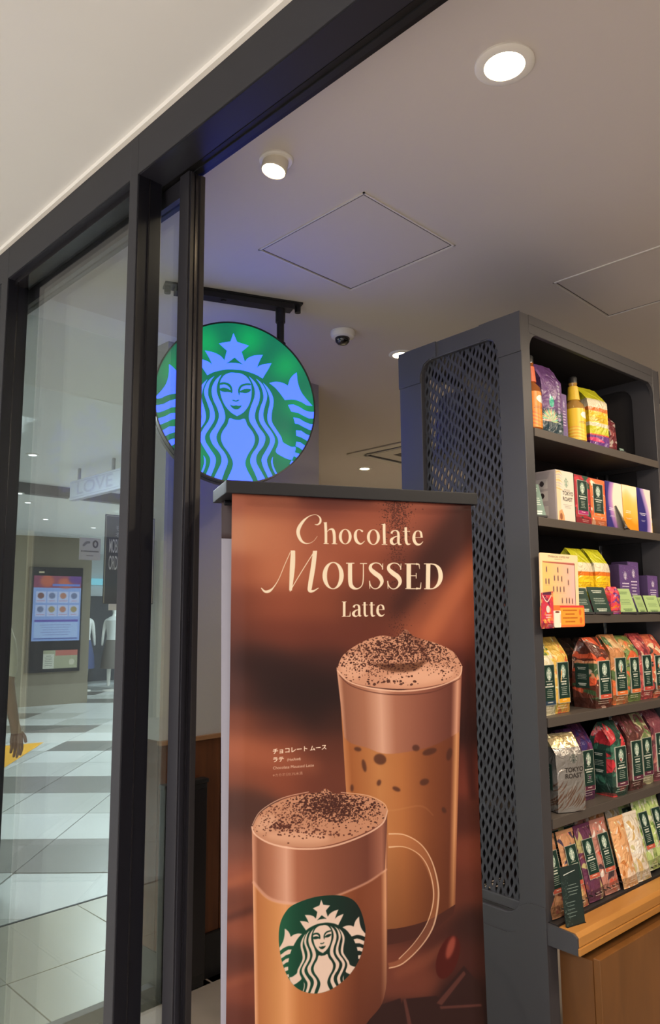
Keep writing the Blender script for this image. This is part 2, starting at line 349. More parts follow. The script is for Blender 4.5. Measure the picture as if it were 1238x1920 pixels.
# ------------------------------------------------------------------ poster artwork of the banner
HB = np.array([[0.0011233547711802302, 1.3577990272868434e-05, -0.4906601315738307], [-0.00037011467386236174, -0.0009574642000128305, 2.774316172350741], [-0.00024143636449401706, 9.566825773323422e-05, 1.0]])
BW, BZ1, BZ0 = 720, 1.756, .62
PPM = BW / .575; BH = int((BZ1 - BZ0) * PPM)
def bT(P):
    q = np.concatenate([P, np.ones((len(P), 1))], 1) @ HB.T; q = q[:, :2] / q[:, 2:]
    return np.stack([(q[:, 0] - .012) * PPM, (BZ1 - q[:, 1]) * PPM], 1)
def poster():
    rng = np.random.RandomState(4)
    cv = Cv(BW, BH, T=bT); HI = np.linalg.inv(HB)
    gx, gy = np.meshgrid(np.arange(BW) + .5, np.arange(BH) + .5)
    q = np.stack([gx / PPM + .012, BZ1 - gy / PPM, np.ones_like(gx)], -1) @ HI.T; X = q[..., 0] / q[..., 2]; Y = q[..., 1] / q[..., 2]
    pts = [(436,930,168,98,74),(520,930,160,95,72),(610,935,128,68,56),(690,935,150,82,62),(780,935,168,95,72),(840,940,130,66,54),(885,950,78,42,38),
           (450,1000,196,132,98),(520,1010,190,120,88),(600,1000,165,95,70),(680,1000,165,93,68),(760,1000,160,90,68),(830,1010,100,52,44),(880,1010,128,66,52),
           (440,1070,165,95,68),(520,1070,190,118,84),(600,1060,170,98,72),(680,1060,155,84,60),(760,1060,128,66,50),(810,1050,82,42,38),(870,1060,160,88,62),
           (440,1130,132,72,54),(520,1130,155,84,60),(600,1130,148,80,56),(680,1130,118,62,46),(740,1130,108,56,44),(810,1130,150,86,62),(870,1120,155,80,54),
           (440,1190,120,66,52),(520,1190,128,66,50),(600,1190,122,62,48),(680,1190,118,60,46),(810,1170,165,92,64),(855,1180,178,98,68),(884,1190,110,50,38),
           (440,1225,100,58,50),(500,1240,78,48,46),(600,1240,78,44,40),(880,1240,95,42,34),(440,1290,100,60,52),(510,1300,68,42,40),(600,1300,58,36,35),(880,1320,78,36,30),
           (440,1360,135,78,58),(520,1360,92,52,44),(600,1350,76,44,38),(885,1370,60,28,26),(440,1400,175,104,74),(520,1400,165,92,64),(600,1400,110,60,46),(885,1430,105,48,38),
           (440,1450,150,86,62),(520,1450,150,82,58),(600,1450,122,66,50),(885,1460,130,62,46),(440,1500,92,60,52),(460,1530,95,60,52),(885,1530,96,48,38),(895,1600,130,66,48),
           (440,1590,125,78,64),(450,1640,160,92,68),(440,1690,120,68,52),(455,1740,150,84,60),(440,1800,105,58,46),(455,1850,138,74,54),(440,1915,110,58,46),
           (895,1660,112,58,44),(800,1700,120,64,48),(895,1740,70,40,36),(760,1740,92,50,42),(760,1800,130,70,52),(830,1780,92,48,40),(900,1800,84,44,38),(740,1840,125,68,52),(900,1870,60,34,32),(740,1915,58,34,32),(900,1915,52,30,30)]
    A = np.array(pts, float); sub = 6; Xs, Ys = X[::sub, ::sub], Y[::sub, ::sub]
    num = np.zeros(Xs.shape + (3,)); den = np.zeros(Xs.shape)
    for r in A:
        w = np.exp(-(((Xs - r[0]) / 40) ** 2 + ((Ys - r[1]) / 26) ** 2) / 1.4) + 1e-9
        num += w[..., None] * r[2:] / 255; den += w
    bg = np.kron(num / den[..., None], np.ones((sub, sub, 1)))[:BH, :BW]
    cv.a = blur(bg, 4)
    for pts_, col, al, so in (([(905,930,60),(850,1010,60),(790,1085,46),(740,1150,20)], (70, 34, 32), .75, 16), ([(900,1050,20),(850,1120,34),(800,1200,30)], (196, 116, 78), .6, 12), ([(780,930,30),(840,935,20)], (178, 104, 78), .5, 10),
                              ([(440,1225,40),(520,1270,80),(620,1320,110)], (50, 30, 30), .6, 22), ([(430,1395,30),(500,1420,36),(600,1440,20)], (176, 104, 74), .5, 14), ([(560,930,18),(640,934,26),(700,938,14)], (96, 48, 44), .6, 9),
                              ([(425,1660,14),(455,1650,18),(480,1640,12)], (176, 104, 72), .6, 6), ([(425,1725,10),(460,1712,12),(480,1704,10)], (80, 42, 36), .6, 6), ([(425,1850,14),(460,1836,16),(480,1830,10)], (160, 92, 64), .5, 6), ([(740,1830,16),(800,1800,22),(840,1770,12)], (150, 86, 62), .5, 7),
                              ([(880,1240,14),(884,1400,16),(892,1500,14)], (62, 28, 28), .6, 7)):
        cv.fill([stroke(pts_)], col, al=al, soft=so)
    # chocolate pieces and a cocoa bean
    cv.fill([np.array(p, float) for p in ([(757,1874),(820,1868),(880,1925),(740,1935)], [(828,1866),(872,1812),(905,1850),(912,1935),(850,1935)], [(700,1890),(752,1872),(762,1925),(690,1935)])], (66, 38, 36), soft=1)
    cv.fill([np.array(p, float) for p in ([(757,1874),(762,1872),(775,1930),(768,1935)], [(820,1882),(872,1822),(876,1828),(830,1886)], [(826,1888),(905,1884),(906,1889),(828,1893)])], (104, 62, 54), soft=1)
    cv.fill([ell(842, 1796, 20, 42, .32)], (96, 34, 28), soft=1); cv.fill([ell(847, 1778, 7, 22, .3)], (176, 92, 74), al=.8, soft=3)
    sm_ = lambda p, k=5: cat_rom(p, False, k)
    def shade(xl, xr, stops):
        u = np.clip((X - xl(Y)) / (xr(Y) - xl(Y)), 0, 1); t = [s[0] for s in stops]
        return np.stack([np.interp(u, t, [s[1][k] / 255 for s in stops]) for k in range(3)], -1)
    # tall glass behind
    xl = lambda y: np.interp(y, [1240, 1307, 1470, 1740], [632, 638, 649, 668]); xr = lambda y: np.interp(y, [1240, 1450, 1698, 1760], [869, 863, 856, 854])
    body = np.array([(632,1251)] + [(float(xl(y)), y) for y in (1307, 1380, 1470, 1740)] + sm_([(668,1760),(728,1772),(800,1752),(852,1716)]).tolist() + [(float(xr(y)), y) for y in (1698, 1450, 1249)], float)
    cv.fill(body, (92, 50, 42))
    liq = np.array([(640,1320),(649,1470),(668,1735)] + sm_([(668,1735),(728,1743),(800,1728),(856,1697)]).tolist() + [(863,1450),(866,1320)], float)
    cv.fill(liq, shade(xl, xr, [(0,(196,132,86)),(.06,(170,104,58)),(.3,(196,134,82)),(.5,(186,120,70)),(.75,(142,82,50)),(.93,(122,66,44)),(.975,(214,156,108)),(1,(176,112,76))]))
    cv.put(cv.mask([liq]) * np.clip((Y - 1560) / 200, 0, 1), (104, 58, 36), .55)
    foam = np.array([(632,1251)] + sm_([(647,1383),(660,1394),(688,1402),(727,1414),(789,1406),(830,1392),(865,1372)]).tolist() + [(869,1249), (800,1285), (750,1296), (690,1288)], float)
    cv.fill(foam, shade(xl, xr, [(0,(214,164,136)),(.04,(158,104,80)),(.2,(176,120,94)),(.34,(214,166,142)),(.46,(176,118,94)),(.7,(150,92,74)),(.92,(120,68,56)),(.97,(214,160,132)),(1,(160,100,80))]), soft=.7)
    for x, y, rx, ry, ro in [(672,1405,7,4,.2),(714,1424,12,10,.3),(684,1436,4,12,-.2),(782,1403,7,6,.2),(808,1410,14,6,-.3),(712,1468,4,6,.3),(745,1480,8,4,.4),(798,1467,9,6,-.3),(845,1415,5,12,.2),(835,1520,4,6,-.5),(661,1478,3,7,0)]:
        cv.fill([ell(x, y, rx, ry, ro)], (88, 50, 40), al=.75, soft=1.6)
    cv.fill([stroke([(700,1500,1),(730,1520,1.6),(790,1512,1.4),(815,1530,1)])], (214, 160, 112), al=.35, soft=1.5)
    hump = np.array(sm_([(633,1256),(645,1228),(680,1204),(715,1192),(745,1194),(762,1180),(780,1194),(820,1206),(852,1222),(869,1248)]).tolist() + sm_([(869,1248),(862,1270),(820,1285),(760,1292),(700,1288),(655,1276),(633,1256)]).tolist())
    cv.fill(hump, (206, 152, 124)); hm = cv.mask([hump])
    cv.fill([ell(790, 1268, 66, 16, -.12)], (226, 176, 148), al=.8, soft=6, clip=hm); cv.fill([ell(664, 1250, 26, 24, -.5)], (228, 180, 152), al=.6, soft=6, clip=hm)
    cv.fill([stroke([(706,1246,4),(740,1252,16),(780,1250,14),(800,1238,4)])], (118, 74, 52), al=.9, soft=2.5, clip=hm)
    cv.fill([stroke([(740,1192,8),(762,1184,10),(790,1206,14),(800,1236,6)])], (120, 66, 50), al=.5, soft=4, clip=hm)
    def cocoa(n, cx, cy, sx, sy, clip, smin=.7, smax=2.4, col=(76, 36, 28), al=.85):
        P = []
        for _ in range(n):
            x, y = rng.normal(cx, sx), rng.normal(cy, sy); r = rng.uniform(smin, smax) * rng.uniform(.5, 1); a = rng.uniform(0, 6.28)
            t = a + np.linspace(0, 2 * PI, 6, endpoint=False); k = r * rng.uniform(.6, 1.2, 6); P.append(np.stack([x + k * np.cos(t) * 1.3, y + k * np.sin(t)], 1))
        cv.fill(P, col, al=al, clip=clip)
    cocoa(1500, 752, 1218, 60, 17, hm); cocoa(420, 700, 1245, 36, 18, hm, .6, 1.8); cocoa(240, 830, 1240, 24, 14, hm, .6, 1.7); cocoa(26, 720, 1279, 40, 4, hm, 2.2, 4, (88, 48, 38)); cocoa(150, 763, 1196, 14, 9, hm, .8, 2.4)
    cv.fill([stroke([(633,1256,2.2),(655,1278,2.4),(700,1291,2.6),(760,1296,3),(820,1288,2.6),(862,1270,2.4),(869,1249,2)])], (232, 190, 164), al=.85)
    cv.fill([stroke([(637,1266,1.6),(660,1286,1.8),(705,1299,2),(760,1303,2.2),(820,1296,2),(866,1272,1.6)])], (112, 64, 52), al=.7)
    # falling cocoa powder
    for n, cx, cy, sx, sy in ((420, 745, 948, 14, 10), (520, 746, 975, 13, 14), (300, 748, 1010, 10, 16), (170, 743, 1050, 9, 18), (90, 746, 1100, 8, 20), (110, 748, 1150, 9, 14), (70, 750, 1178, 9, 6), (24, 780, 1120, 12, 16)):
        cocoa(n, cx, cy, sx, sy, None, .4, 1.6, (88, 46, 38), .75)
    # glass mug in front
    xl = lambda y: np.interp(y, [1540, 1920], [473.5, 480]); xr = lambda y: np.interp(y, [1519, 1807, 1940], [727.5, 728, 727])
    mug = np.array([(473.5,1551),(481,2010)] + [(600,2010),(650,1975)] + sm_([(694,1912),(717,1883),(727,1840)]).tolist() + [(727.6,1519)], float)
    cv.fill(mug, shade(xl, xr, [(0,(226,172,134)),(.03,(188,122,74)),(.16,(206,144,90)),(.24,(222,160,108)),(.34,(196,128,76)),(.55,(176,106,64)),(.78,(140,78,50)),(.95,(150,88,60)),(.985,(216,160,120)),(1,(150,92,68))]))
    up_ = np.array([(473.5,1551)] + sm_([(475,1656),(505,1687),(547,1696),(600,1690),(635,1679),(690,1655),(723,1631)]).tolist() + [(728,1519)], float)
    cv.fill(up_, shade(xl, xr, [(0,(214,158,130)),(.04,(160,102,76)),(.14,(184,124,96)),(.25,(216,164,138)),(.33,(176,112,84)),(.6,(146,88,66)),(.85,(128,74,58)),(.96,(170,112,90)),(1,(120,72,58))]))
    cv.fill([stroke([(475,1654,5),(505,1685,6),(547,1695,6),(600,1690,5),(635,1679,4),(690,1655,4),(727,1630,3)])], (226, 176, 150), al=.6, soft=1.3)
    cv.put(cv.mask([mug]) * np.clip((Y - 1700) / 220, 0, 1) * np.clip((X - 600) / 130, 0, 1), (84, 42, 34), .7)
    fm = np.array(sm_([(474,1552),(490,1524),(530,1500),(580,1488),(600,1486),(611,1479),(630,1488),(680,1492),(715,1504),(727,1520)]).tolist() + sm_([(727,1520),(715,1545),(660,1572),(600,1588),(550,1588),(505,1580),(478,1562),(474,1552)]).tolist())
    cv.fill(fm, (198, 144, 114)); hm = cv.mask([fm])
    cv.fill([ell(560, 1570, 60, 12, .05)], (220, 170, 140), al=.8, soft=5, clip=hm); cv.fill([ell(500, 1545, 22, 16, -.5)], (222, 176, 146), al=.6, soft=5, clip=hm); cv.fill([ell(690, 1530, 26, 24, .4)], (200, 144, 112), al=.6, soft=4, clip=hm)
    cocoa(1300, 622, 1510, 34, 16, hm, .8, 2.6, (72, 34, 28)); cocoa(600, 560, 1530, 42, 18, hm, .6, 2.0, (104, 56, 42)); cocoa(260, 690, 1520, 26, 16, hm, .6, 1.8); cocoa(70, 600, 1562, 40, 5, hm, 1.2, 3, (100, 52, 40)); cocoa(90, 530, 1548, 14, 6, hm, 1.2, 3, (92, 46, 36))
    cv.fill([stroke([(473,1550,3),(480,1566,3),(510,1583,3.2),(560,1592,3.4),(620,1588,3.4),(680,1568,3.2),(718,1545,3),(728,1520,2.4)])], (236, 196, 170), al=.8)
    cv.fill([stroke([(474,1548,1.6),(490,1521,1.8),(530,1497,1.8),(580,1485,1.6)]), stroke([(640,1486,1.6),(690,1492,1.8),(720,1506,1.8),(728,1520,1.6)])], (232, 190, 164), al=.7)
    # handle
    cv.fill([stroke([(728,1577,24),(760,1576,22),(793,1600,16),(813,1645,10),(818,1685,9),(808,1735,11),(784,1772,12),(752,1804,11),(730,1812,12)])], (206, 140, 96), al=.35, soft=1)
    for p in ([(730,1564,2.5),(760,1566,2),(790,1583,2),(810,1612,2.4),(822,1652,3),(824,1688,3.4),(815,1736,3),(792,1774,2.4),(757,1807,2.4),(730,1816,2)], [(730,1589,3),(761,1589,1.6),(791,1606,1.6),(809,1639,2),(815,1685,2.2),(803,1731,1.8),(778,1769,1.6),(749,1799,2)]):
        cv.fill([stroke(p)], (240, 204, 170), al=.75, soft=.5)
    # emblem printed on the mug
    blob = cat_rom([(524,1766),(526,1735),(536,1712),(552,1697),(590,1683),(631,1679),(660,1686),(676,1705),(685,1735),(686,1752),(680,1785),(668,1812),(650,1835),(622,1856),(593,1864),(565,1858),(545,1840),(530,1805)], True, 6)
    cl = cv.mask([blob])
    gc = np.stack([np.interp(X, [524, 560, 620, 686], v) / 255 for v in ([44, 26, 30, 34], [110, 84, 62, 46], [80, 62, 50, 42])], -1)
    emblem(cv, lambda P: np.stack([606 + 84 * P[:, 0] - 3 * P[:, 1], 1772 - 93 * P[:, 1] - 14 * P[:, 0]], 1), gc, (222, 196, 180), clip=cl, soft=.6)
    # lettering, traced as strokes of the three lines
    C = (230, 214, 190)
    za = lambda L: [tuple([540 + p[0] / 4.585, 950 + p[1] / 4.585, p[2] / 4.585]) for p in L]
    zb = lambda L: [tuple([480 + p[0] / 3.439, 1020 + p[1] / 3.439, p[2] / 3.439]) for p in L]
    zc = lambda L: [tuple([630 + p[0] / 11.25, 1115 + p[1] / 11.25, p[2] / 11.25]) for p in L]
    def ring(z, cx, cy, rx, ry, tx, ty, rot=0.0):
        a = ell(cx, cy, rx, ry, rot); b = ell(cx, cy, rx - tx, ry - ty, rot)
        f = lambda e: np.array(z([(p[0], p[1], 1) for p in e]))[:, :2]
        cv.fill([f(a)], C, holes=[f(b)])
    G = lambda z, *L: cv.fill([stroke(z(l)) for l in L], C)
    G(za, [(235,150,4),(262,152,12),(284,130,18),(282,95,14),(255,70,5),(225,68,5),(180,85,9),(135,125,22),(100,180,31),(93,230,30),(115,285,24),(150,312,12),(190,313,5),(230,290,3),(258,252,3)])
    for x in (328,): G(za, [(328,135,24),(332,225,23),(332,312,23)], [(312,137,6),(340,133,6)], [(312,316,6),(356,317,6)], [(342,215,3),(362,195,9),(388,194,20),(400,215,25),(405,260,25),(405,314,25)], [(382,317,6),(430,318,6)])
    ring(za, 499, 256, 55, 66, 25, 6); ring(za, 742, 260, 56, 67, 25, 6)
    G(za, [(650,214,16),(640,205,14),(622,195,6),(600,202,12),(587,230,24),(588,270,27),(604,303,24),(635,318,12),(668,292,4)])
    G(za, [(834,148,24),(835,230,23),(838,318,23)], [(812,152,6),(842,145,6)], [(814,322,6),(862,324,6)])
    G(za, [(898,230,18),(905,212,14),(930,203,7),(950,212,16),(958,240,22),(958,300,22),(966,322,16),(986,322,4)], [(955,250,4),(920,262,12),(897,285,26),(902,312,24),(925,322,10),(955,302,3)])
    G(za, [(1020,175,22),(1022,240,23),(1024,290,23),(1036,320,18),(1064,318,4)], [(994,211,6),(1058,211,6)])
    G(za, [(1092,265,4),(1168,262,5)], [(1158,262,18),(1150,220,18),(1130,206,6),(1105,216,14),(1092,250,24),(1094,290,26),(1115,320,22),(1145,322,12),(1170,298,4)])
    G(zb, [(36,282,5),(60,306,14),(88,303,18),(115,280,8),(150,225,4),(190,130,4),(226,50,4)], [(243,42,27),(238,150,33),(226,300,18)], [(222,306,5),(260,240,5),(315,150,5),(372,60,5)], [(385,45,27),(372,150,30),(352,270,28),(352,300,24),(375,302,12),(408,282,4)], [(226,44,6),(252,44,8)], [(372,46,6),(398,46,8)])
    ring(zb, 502, 203, 69, 88, 29, 6, .02)
    G(zb, [(612,124,27),(613,240,27),(625,275,24),(655,288,10),(685,272,6),(697,230,7),(698,124,6)], [(586,123,6),(640,123,6)], [(676,125,6),(722,125,6)])
    for dx, dy in ((0, 0), (118, 1)): G(zb, *[[(a + dx, b + dy, c) for a, b, c in l] for l in ([(822,152,4),(805,128,7),(775,121,6),(748,135,16),(745,160,24),(770,185,30),(805,212,30),(818,245,22),(800,278,10),(772,288,6),(748,272,7),(737,238,4)], [(824,124,4),(822,164,7)], [(738,236,7),(740,288,4)])])
    G(zb, [(992,128,29),(992,286,29)], [(966,127,6),(1058,128,6)], [(970,287,6),(1068,288,6)], [(1000,204,5),(1040,204,5)], [(1040,186,5),(1040,222,5)], [(1058,130,7),(1062,160,3)], [(1068,286,8),(1072,246,3)], [(1040,128,14),(1060,130,4)], [(1040,286,14),(1068,286,5)])
    G(zb, [(1118,128,28),(1116,287,28)], [(1090,127,6),(1140,127,6)], [(1092,288,6),(1140,289,6)], [(1125,128,6),(1160,132,10),(1188,160,24),(1198,210,29),(1185,255,22),(1155,284,9),(1125,288,6)])
    G(zc, [(190,150,55),(188,455,55)], [(140,150,14),(238,150,14)], [(140,458,14),(318,456,14)], [(318,345,4),(312,450,26)], [(255,455,20),(312,455,20)])
    G(zc, [(392,270,50),(405,232,36),(450,212,18),(495,232,42),(508,290,50),(508,400,50),(520,445,40),(556,440,10)], [(505,312,10),(430,335,30),(385,390,60),(395,435,52),(440,458,26),(500,425,8)])
    for d in (0, 147): G(zc, [(622 + d,155,46),(624 + d,300,48),(626 + d,400,48),(648 + d,448,40),(702 + d,438,8)], [(568 + d,215,14),(690 + d,215,14)])
    G(zc, [(915,316,10),(1045,312,14)], [(1028,312,40),(1010,240,40),(960,212,14),(915,245,36),(898,310,52),(905,385,56),(950,438,46),(1000,445,26),(1048,405,10)])
    W_ = (244, 226, 206); sl = -.075
    J = lambda s, x, y, sz, col=W_, al=1., sx=1., b=0., sl=sl: cv.fill(text_polys(s, x, y, sz, sx, sl, b), col, al=al)
    J('チョコレート', 511.5, 1413.5, 11.2, b=.02, sl=-.09); J('ムース', 581.5, 1407.5, 10.8, b=.02, sl=-.09); J('ラテ', 511.5, 1429, 11, b=.02); J('(Hot/Iced)', 539, 1427, 6.8, sx=.9)
    J('Chocolate Moussed Latte', 512.5, 1443, 7.4, al=.85); J('※カカオ分0.3%未満', 512, 1456.5, 6.6, al=.5)
    return cv
# ------------------------------------------------------------------ the setting
CEIL, MCEIL, FAR = 2.72, 2.672, 2.90
M_storeceil = mat('store_ceiling_paint', (204, 196, 190), .85, bump=.12, bscale=60, vary=.02, vscale=1.5)
M_mallceil = mat('mall_ceiling_paint', (220, 219, 216), .8, bump=.1, bscale=60, vary=.012, vscale=2)
M_steel = mat('dark_grey_powder_coat', (43, 43, 48), .5, 0, .3, bump=.25, bscale=900, vary=.04)
M_steel2 = mat('dark_grey_satin_steel', (44, 42, 46), .26, .55, vary=.05)
M_black = mat('black_plastic', (20, 20, 22), .42)
M_white = mat('white_enamel', (232, 228, 220), .4)
M_trim = mat('white_trim', (240, 236, 228), .5)
M_taupe = mat('taupe_wall_panel', (134, 124, 108), .6, vary=.03)
M_wall = mat('store_wall_plaster', (150, 146, 142), .7, bump=.2, bscale=90, vary=.04)
M_dfloor = mat('store_floor_stone', (126, 116, 108), .5, vary=.15, vscale=8)
M_brownwood = wood('brown_wood_wainscot', (66, 36, 20), (90, 52, 30), 'Z')
M_glass = glass('shopfront_glass', (.93, .96, .95))
def struct(b, name, m, **k): return tag(b.build(name, m, **k), kind='structure')
# floors
struct(MB().box(-2.76, 3.0, .85, 9.0, -.1, 0), 'floor', M_dfloor)
struct(MB().box(-20, -2.76, .85, 14, -.12, -.014), 'floor_bed', mat('tile_joint', (92, 90, 86), .8))
struct(MB().box(-20, 6, -7, .85, -.12, -.012), 'floor_concourse', mat('concourse_floor_stone', (216, 208, 200), .4))
M_tile = mat('beige_floor_tile', (176, 170, 154), .32, vary=.04, vscale=2, bump=.05, bscale=30)
M_tw = mat('white_floor_tile', (206, 206, 202), .28, vary=.03, vscale=2)
M_tw2 = mat('pale_grey_floor_tile', (184, 184, 178), .28, vary=.03, vscale=2)
M_tg = mat('grey_floor_tile', (112, 108, 102), .3, vary=.06, vscale=3)
fl = empty('floor_tiling'); tag(fl, kind='structure')
tm = MB().box(.003, .597, .003, .597, -.012, 0).build('tile', M_tile, fl, bevel=.0015)
first = True
for i in range(-2, 3):
    for j in range(-4, 9):
        x = -3.886 + .6 * i
        if i >= 2 and j >= 0: continue
        y = 1.38 - .6 + .6 * (j - 1)
        if i < 0 : continue
        o = tm if first else tm.copy()
        if not first: COL.objects.link(o)
        first = False; o.location = (x, y, 0)
# diagonal white and grey paving of the concourse, tile edges turned by 45 degrees
ax, ay = Vector((-.7071, .7071, 0)), Vector((.7071, .7071, 0)); rz45 = math.radians(135)
tms = {}
for k, m in (('w', M_tw), ('p', M_tw2), ('g', M_tg)):
    b = MB().box(.004, .666, .004, .666, -.012, 0); tms[k] = b.build('tile', m, fl, bevel=.0012)
used = set()
for a in range(-2, 24):                  # along the concourse
    for c in range(-9, 7):
        p = ax * (3.976 + .67 * (a - 1)) + ay * (-.67 * 2 + .67 * c + .12)
        # local x -> ax, local y -> -ay
        cx, cy = (p + ax * .335 - ay * .335).x, (p + ax * .335 - ay * .335).y
        if cx > -3.52 or cx < -16 or cy < -4 or cy > 12.5: continue
        band = a % 3
        k = 'w'
        if a in (2,): k = 'g'
        elif a in (5,): k = 'g'
        elif a in (4,): k = 'p'
        elif a > 6 and (a + (c // 2) * 2) % 5 == 1: k = 'g'
        elif (a + c) % 4 == 0: k = 'p'
        if k not in used: o = tms[k]; used.add(k)
        else: o = tms[k].copy(); COL.objects.link(o)
        o.location = p; o.rotation_euler = (0, 0, rz45)
        if cx > -3.886 - .48: o.location.z -= .004
struct(MB().box(-3.9, -3.886, -4, 9, -.01, .0015), 'trim_1', mat('dark_joint', (70, 68, 66), .6))
# ceilings
struct(MB().prism([(-2.70, .85, CEIL), (3, .85, CEIL), (3, 9, CEIL), (-9.40, 9, CEIL), (-2.88, 2.48, CEIL), (-2.70, 2.48, CEIL)], (0, 0, .1)), 'ceiling', M_storeceil)
struct(MB().box(-10.1, 6, -7, .849, MCEIL, MCEIL + .1), 'ceiling_mall', M_mallceil)
struct(MB().prism([(-3.82, .9, CEIL), (-2.70, .9, CEIL), (-2.70, 2.48, CEIL), (-2.88, 2.48, CEIL), (-3.82, 3.42, CEIL)], (0, 0, .1)), 'ceiling_edge', M_mallceil)
struct(MB().prism([(-20, .85, FAR), (-3.825, .85, FAR), (-3.825, 3.43, FAR), (-14.4, 14, FAR), (-20, 14, FAR)], (0, 0, .1)), 'ceiling_concourse', mat('concourse_ceiling_paint', (222, 224, 226), .8))
struct(MB().box(-3.826, -3.815, .85, 2.95, CEIL, FAR), 'trim_2', M_trim)
struct(MB().box(-9, 2.5, .838, .8495, MCEIL - .012, MCEIL + .01), 'trim_3', M_trim)
# walls
WX = -2.76
struct(MB().box(WX - .12, WX, 1.745, 2.68, .985, CEIL), 'wall_left', M_wall)
wl = struct(MB().box(WX - .12, WX - .004, 1.745, 2.68, .17, .985), 'wall_left_lower', M_brownwood)
for i in range(3): MB().box(WX - .006, WX + .012, 1.747 + .31 * i, 2.052 + .31 * i, .172, .968).build('panel', M_brownwood, wl, bevel=.002)
struct(MB().box(WX - .01, WX + .022, 1.742, 2.68, .968, .985), 'trim_4', mat('wainscot_cap', (128, 92, 62), .4))
struct(MB().box(WX - .13, WX + .03, 1.742, 2.68, 0, .17), 'baseboard_left', M_black)
struct(MB().box(-9.4, 3.0, 8.9, 9.0, 0, CEIL), 'wall_back', M_wall)
struct(MB().box(2.9, 3.0, .9, 9.0, 0, CEIL), 'wall_right', M_wall)
struct(MB().box(3.2, 3.3, -4.5, .85, 0, MCEIL), 'wall_light_block', mat('light_block_grey', (96, 92, 90), .5, vary=.05))  # unseen wall added to keep side light off the post returns
struct(MB().prism([(WX - .12, 2.42, 0), (WX - .12, 2.56, 0), (-9.35, 9.03, 0), (-9.47, 8.99, 0)], (0, 0, FAR)), 'wall_partition', M_wall)
# ------------------------------------------------------------------ shopfront
YF, YG, ZL = .85, .905, 2.556
sf = empty('shopfront_frame', (0, 0, 0)); tag(sf, kind='structure')
M_return = mat('dark_return', (17, 17, 24), .4, 0, .4)
MB().box(-6.4, 2.4, YF + .004, YF + .07, ZL - .0012, ZL + .001).build('soffit_dark_strip', mat('soffit_darkening', (34, 34, 42), .4), sf)  # thin strip added to darken the underside of the beam
M_track = mat('dark_door_track', (24, 23, 24), .4, .3)
MB().box(-6.5, -1.5, YF, YF + .074, ZL, MCEIL - .002).build('beam', M_steel, sf, bevel=.0015)
MB().box(-1.4985, 2.5, YF, YF + .074, ZL, MCEIL - .002).build('beam', M_steel, sf, bevel=.0015)
MB().box(-6.5, 2.5, YF + .075, YF + .117, ZL, MCEIL + .05).build('door_track', M_track, sf, bevel=.001)
MB().box(-6.5, 2.5, YF + .09, YF + .104, ZL - .003, ZL + .002).build('track_slot', M_black, sf)
for x0, x1 in ((-2.325, -2.275), (-1.533, -1.496), (.62, .67)):
    p = MB().box(x0, x1, YF - .0005, YF + .067, 0, MCEIL - .003).build('post', M_steel, sf, bevel=.0015)
    MB().box(x1 + .0002, x1 + .0016, YF + .003, YF + .064, .01, ZL - .001).build('dark_return_strip', M_return, p); MB().box(x1 + .0012, x1 + .0026, YF + .03, YF + .034, .01, ZL - .001).build('glazing_bead', M_steel2, p)  # dark sheet added over each post return to deepen it
MB().box(-2.275, -1.533, YF + .012, YF + .067, 0, .09).build('sill', M_steel, sf)
MB().box(-2.275, -1.533, YF + .02, YF + .067, ZL - .018, ZL).build('glazing_bead', M_steel2, sf)
w1 = MB().box(-2.275, -1.533, YG - .004, YG + .004, .09, ZL - .016).build('window_1', M_glass); tag(w1, kind='structure')
w1b = MB().box(-6.4, -2.325, YG - .004, YG + .004, .09, ZL - .016).build('window_2', M_glass); tag(w1b, kind='structure')
# side glazing of the shop corner
sd = empty('side_glazing_frame'); tag(sd, kind='structure')
w2 = MB().box(WX - .004, WX + .004, .97, 1.742, .06, CEIL - .06).build('window_3', glass('side_glass', (.95, .97, .97), 1.22)); tag(w2, kind='structure')
MB().box(WX - .03, WX + .03, .93, .965, 0, CEIL).build('post', M_steel, sd); MB().box(WX - .02, WX + .02, .965, 1.742, 0, .05).build('sill', M_steel, sd)
# sliding door leaf standing open behind the window
dr = empty('door_1'); tag(dr, kind='structure')
M_stile = mat('door_stile_anodised', (38, 37, 42), .36, .1, .4, vary=.05)
st = MB().box(-1.4300, -1.392, .926, .973, .02, ZL - .004).build('stile', M_stile, dr, bevel=.001)
for k, (y0, y1, dx) in enumerate(((.930, .938, .004), (.944, .949, .003), (.957, .969, .005))):
    MB().box(-1.3925, -1.392 + dx, y0, y1, .03, ZL - .006).build('rib', [M_stile, M_steel2, mat('rubber_seal', (38, 33, 32), .6)][k], st)
MB().box(-2.50, -2.462, .926, .973, .02, ZL - .004).build('stile', M_stile, dr, bevel=.001)
MB().box(-2.462, -1.43, .93, .968, .02, .1).build('rail', M_stile, dr); MB().box(-2.462, -1.43, .934, .966, ZL - .05, ZL - .004).build('rail', M_stile, dr)
MB().box(-2.462, -1.43, .947, .953, .1, ZL - .05).build('pane', M_glass, dr)
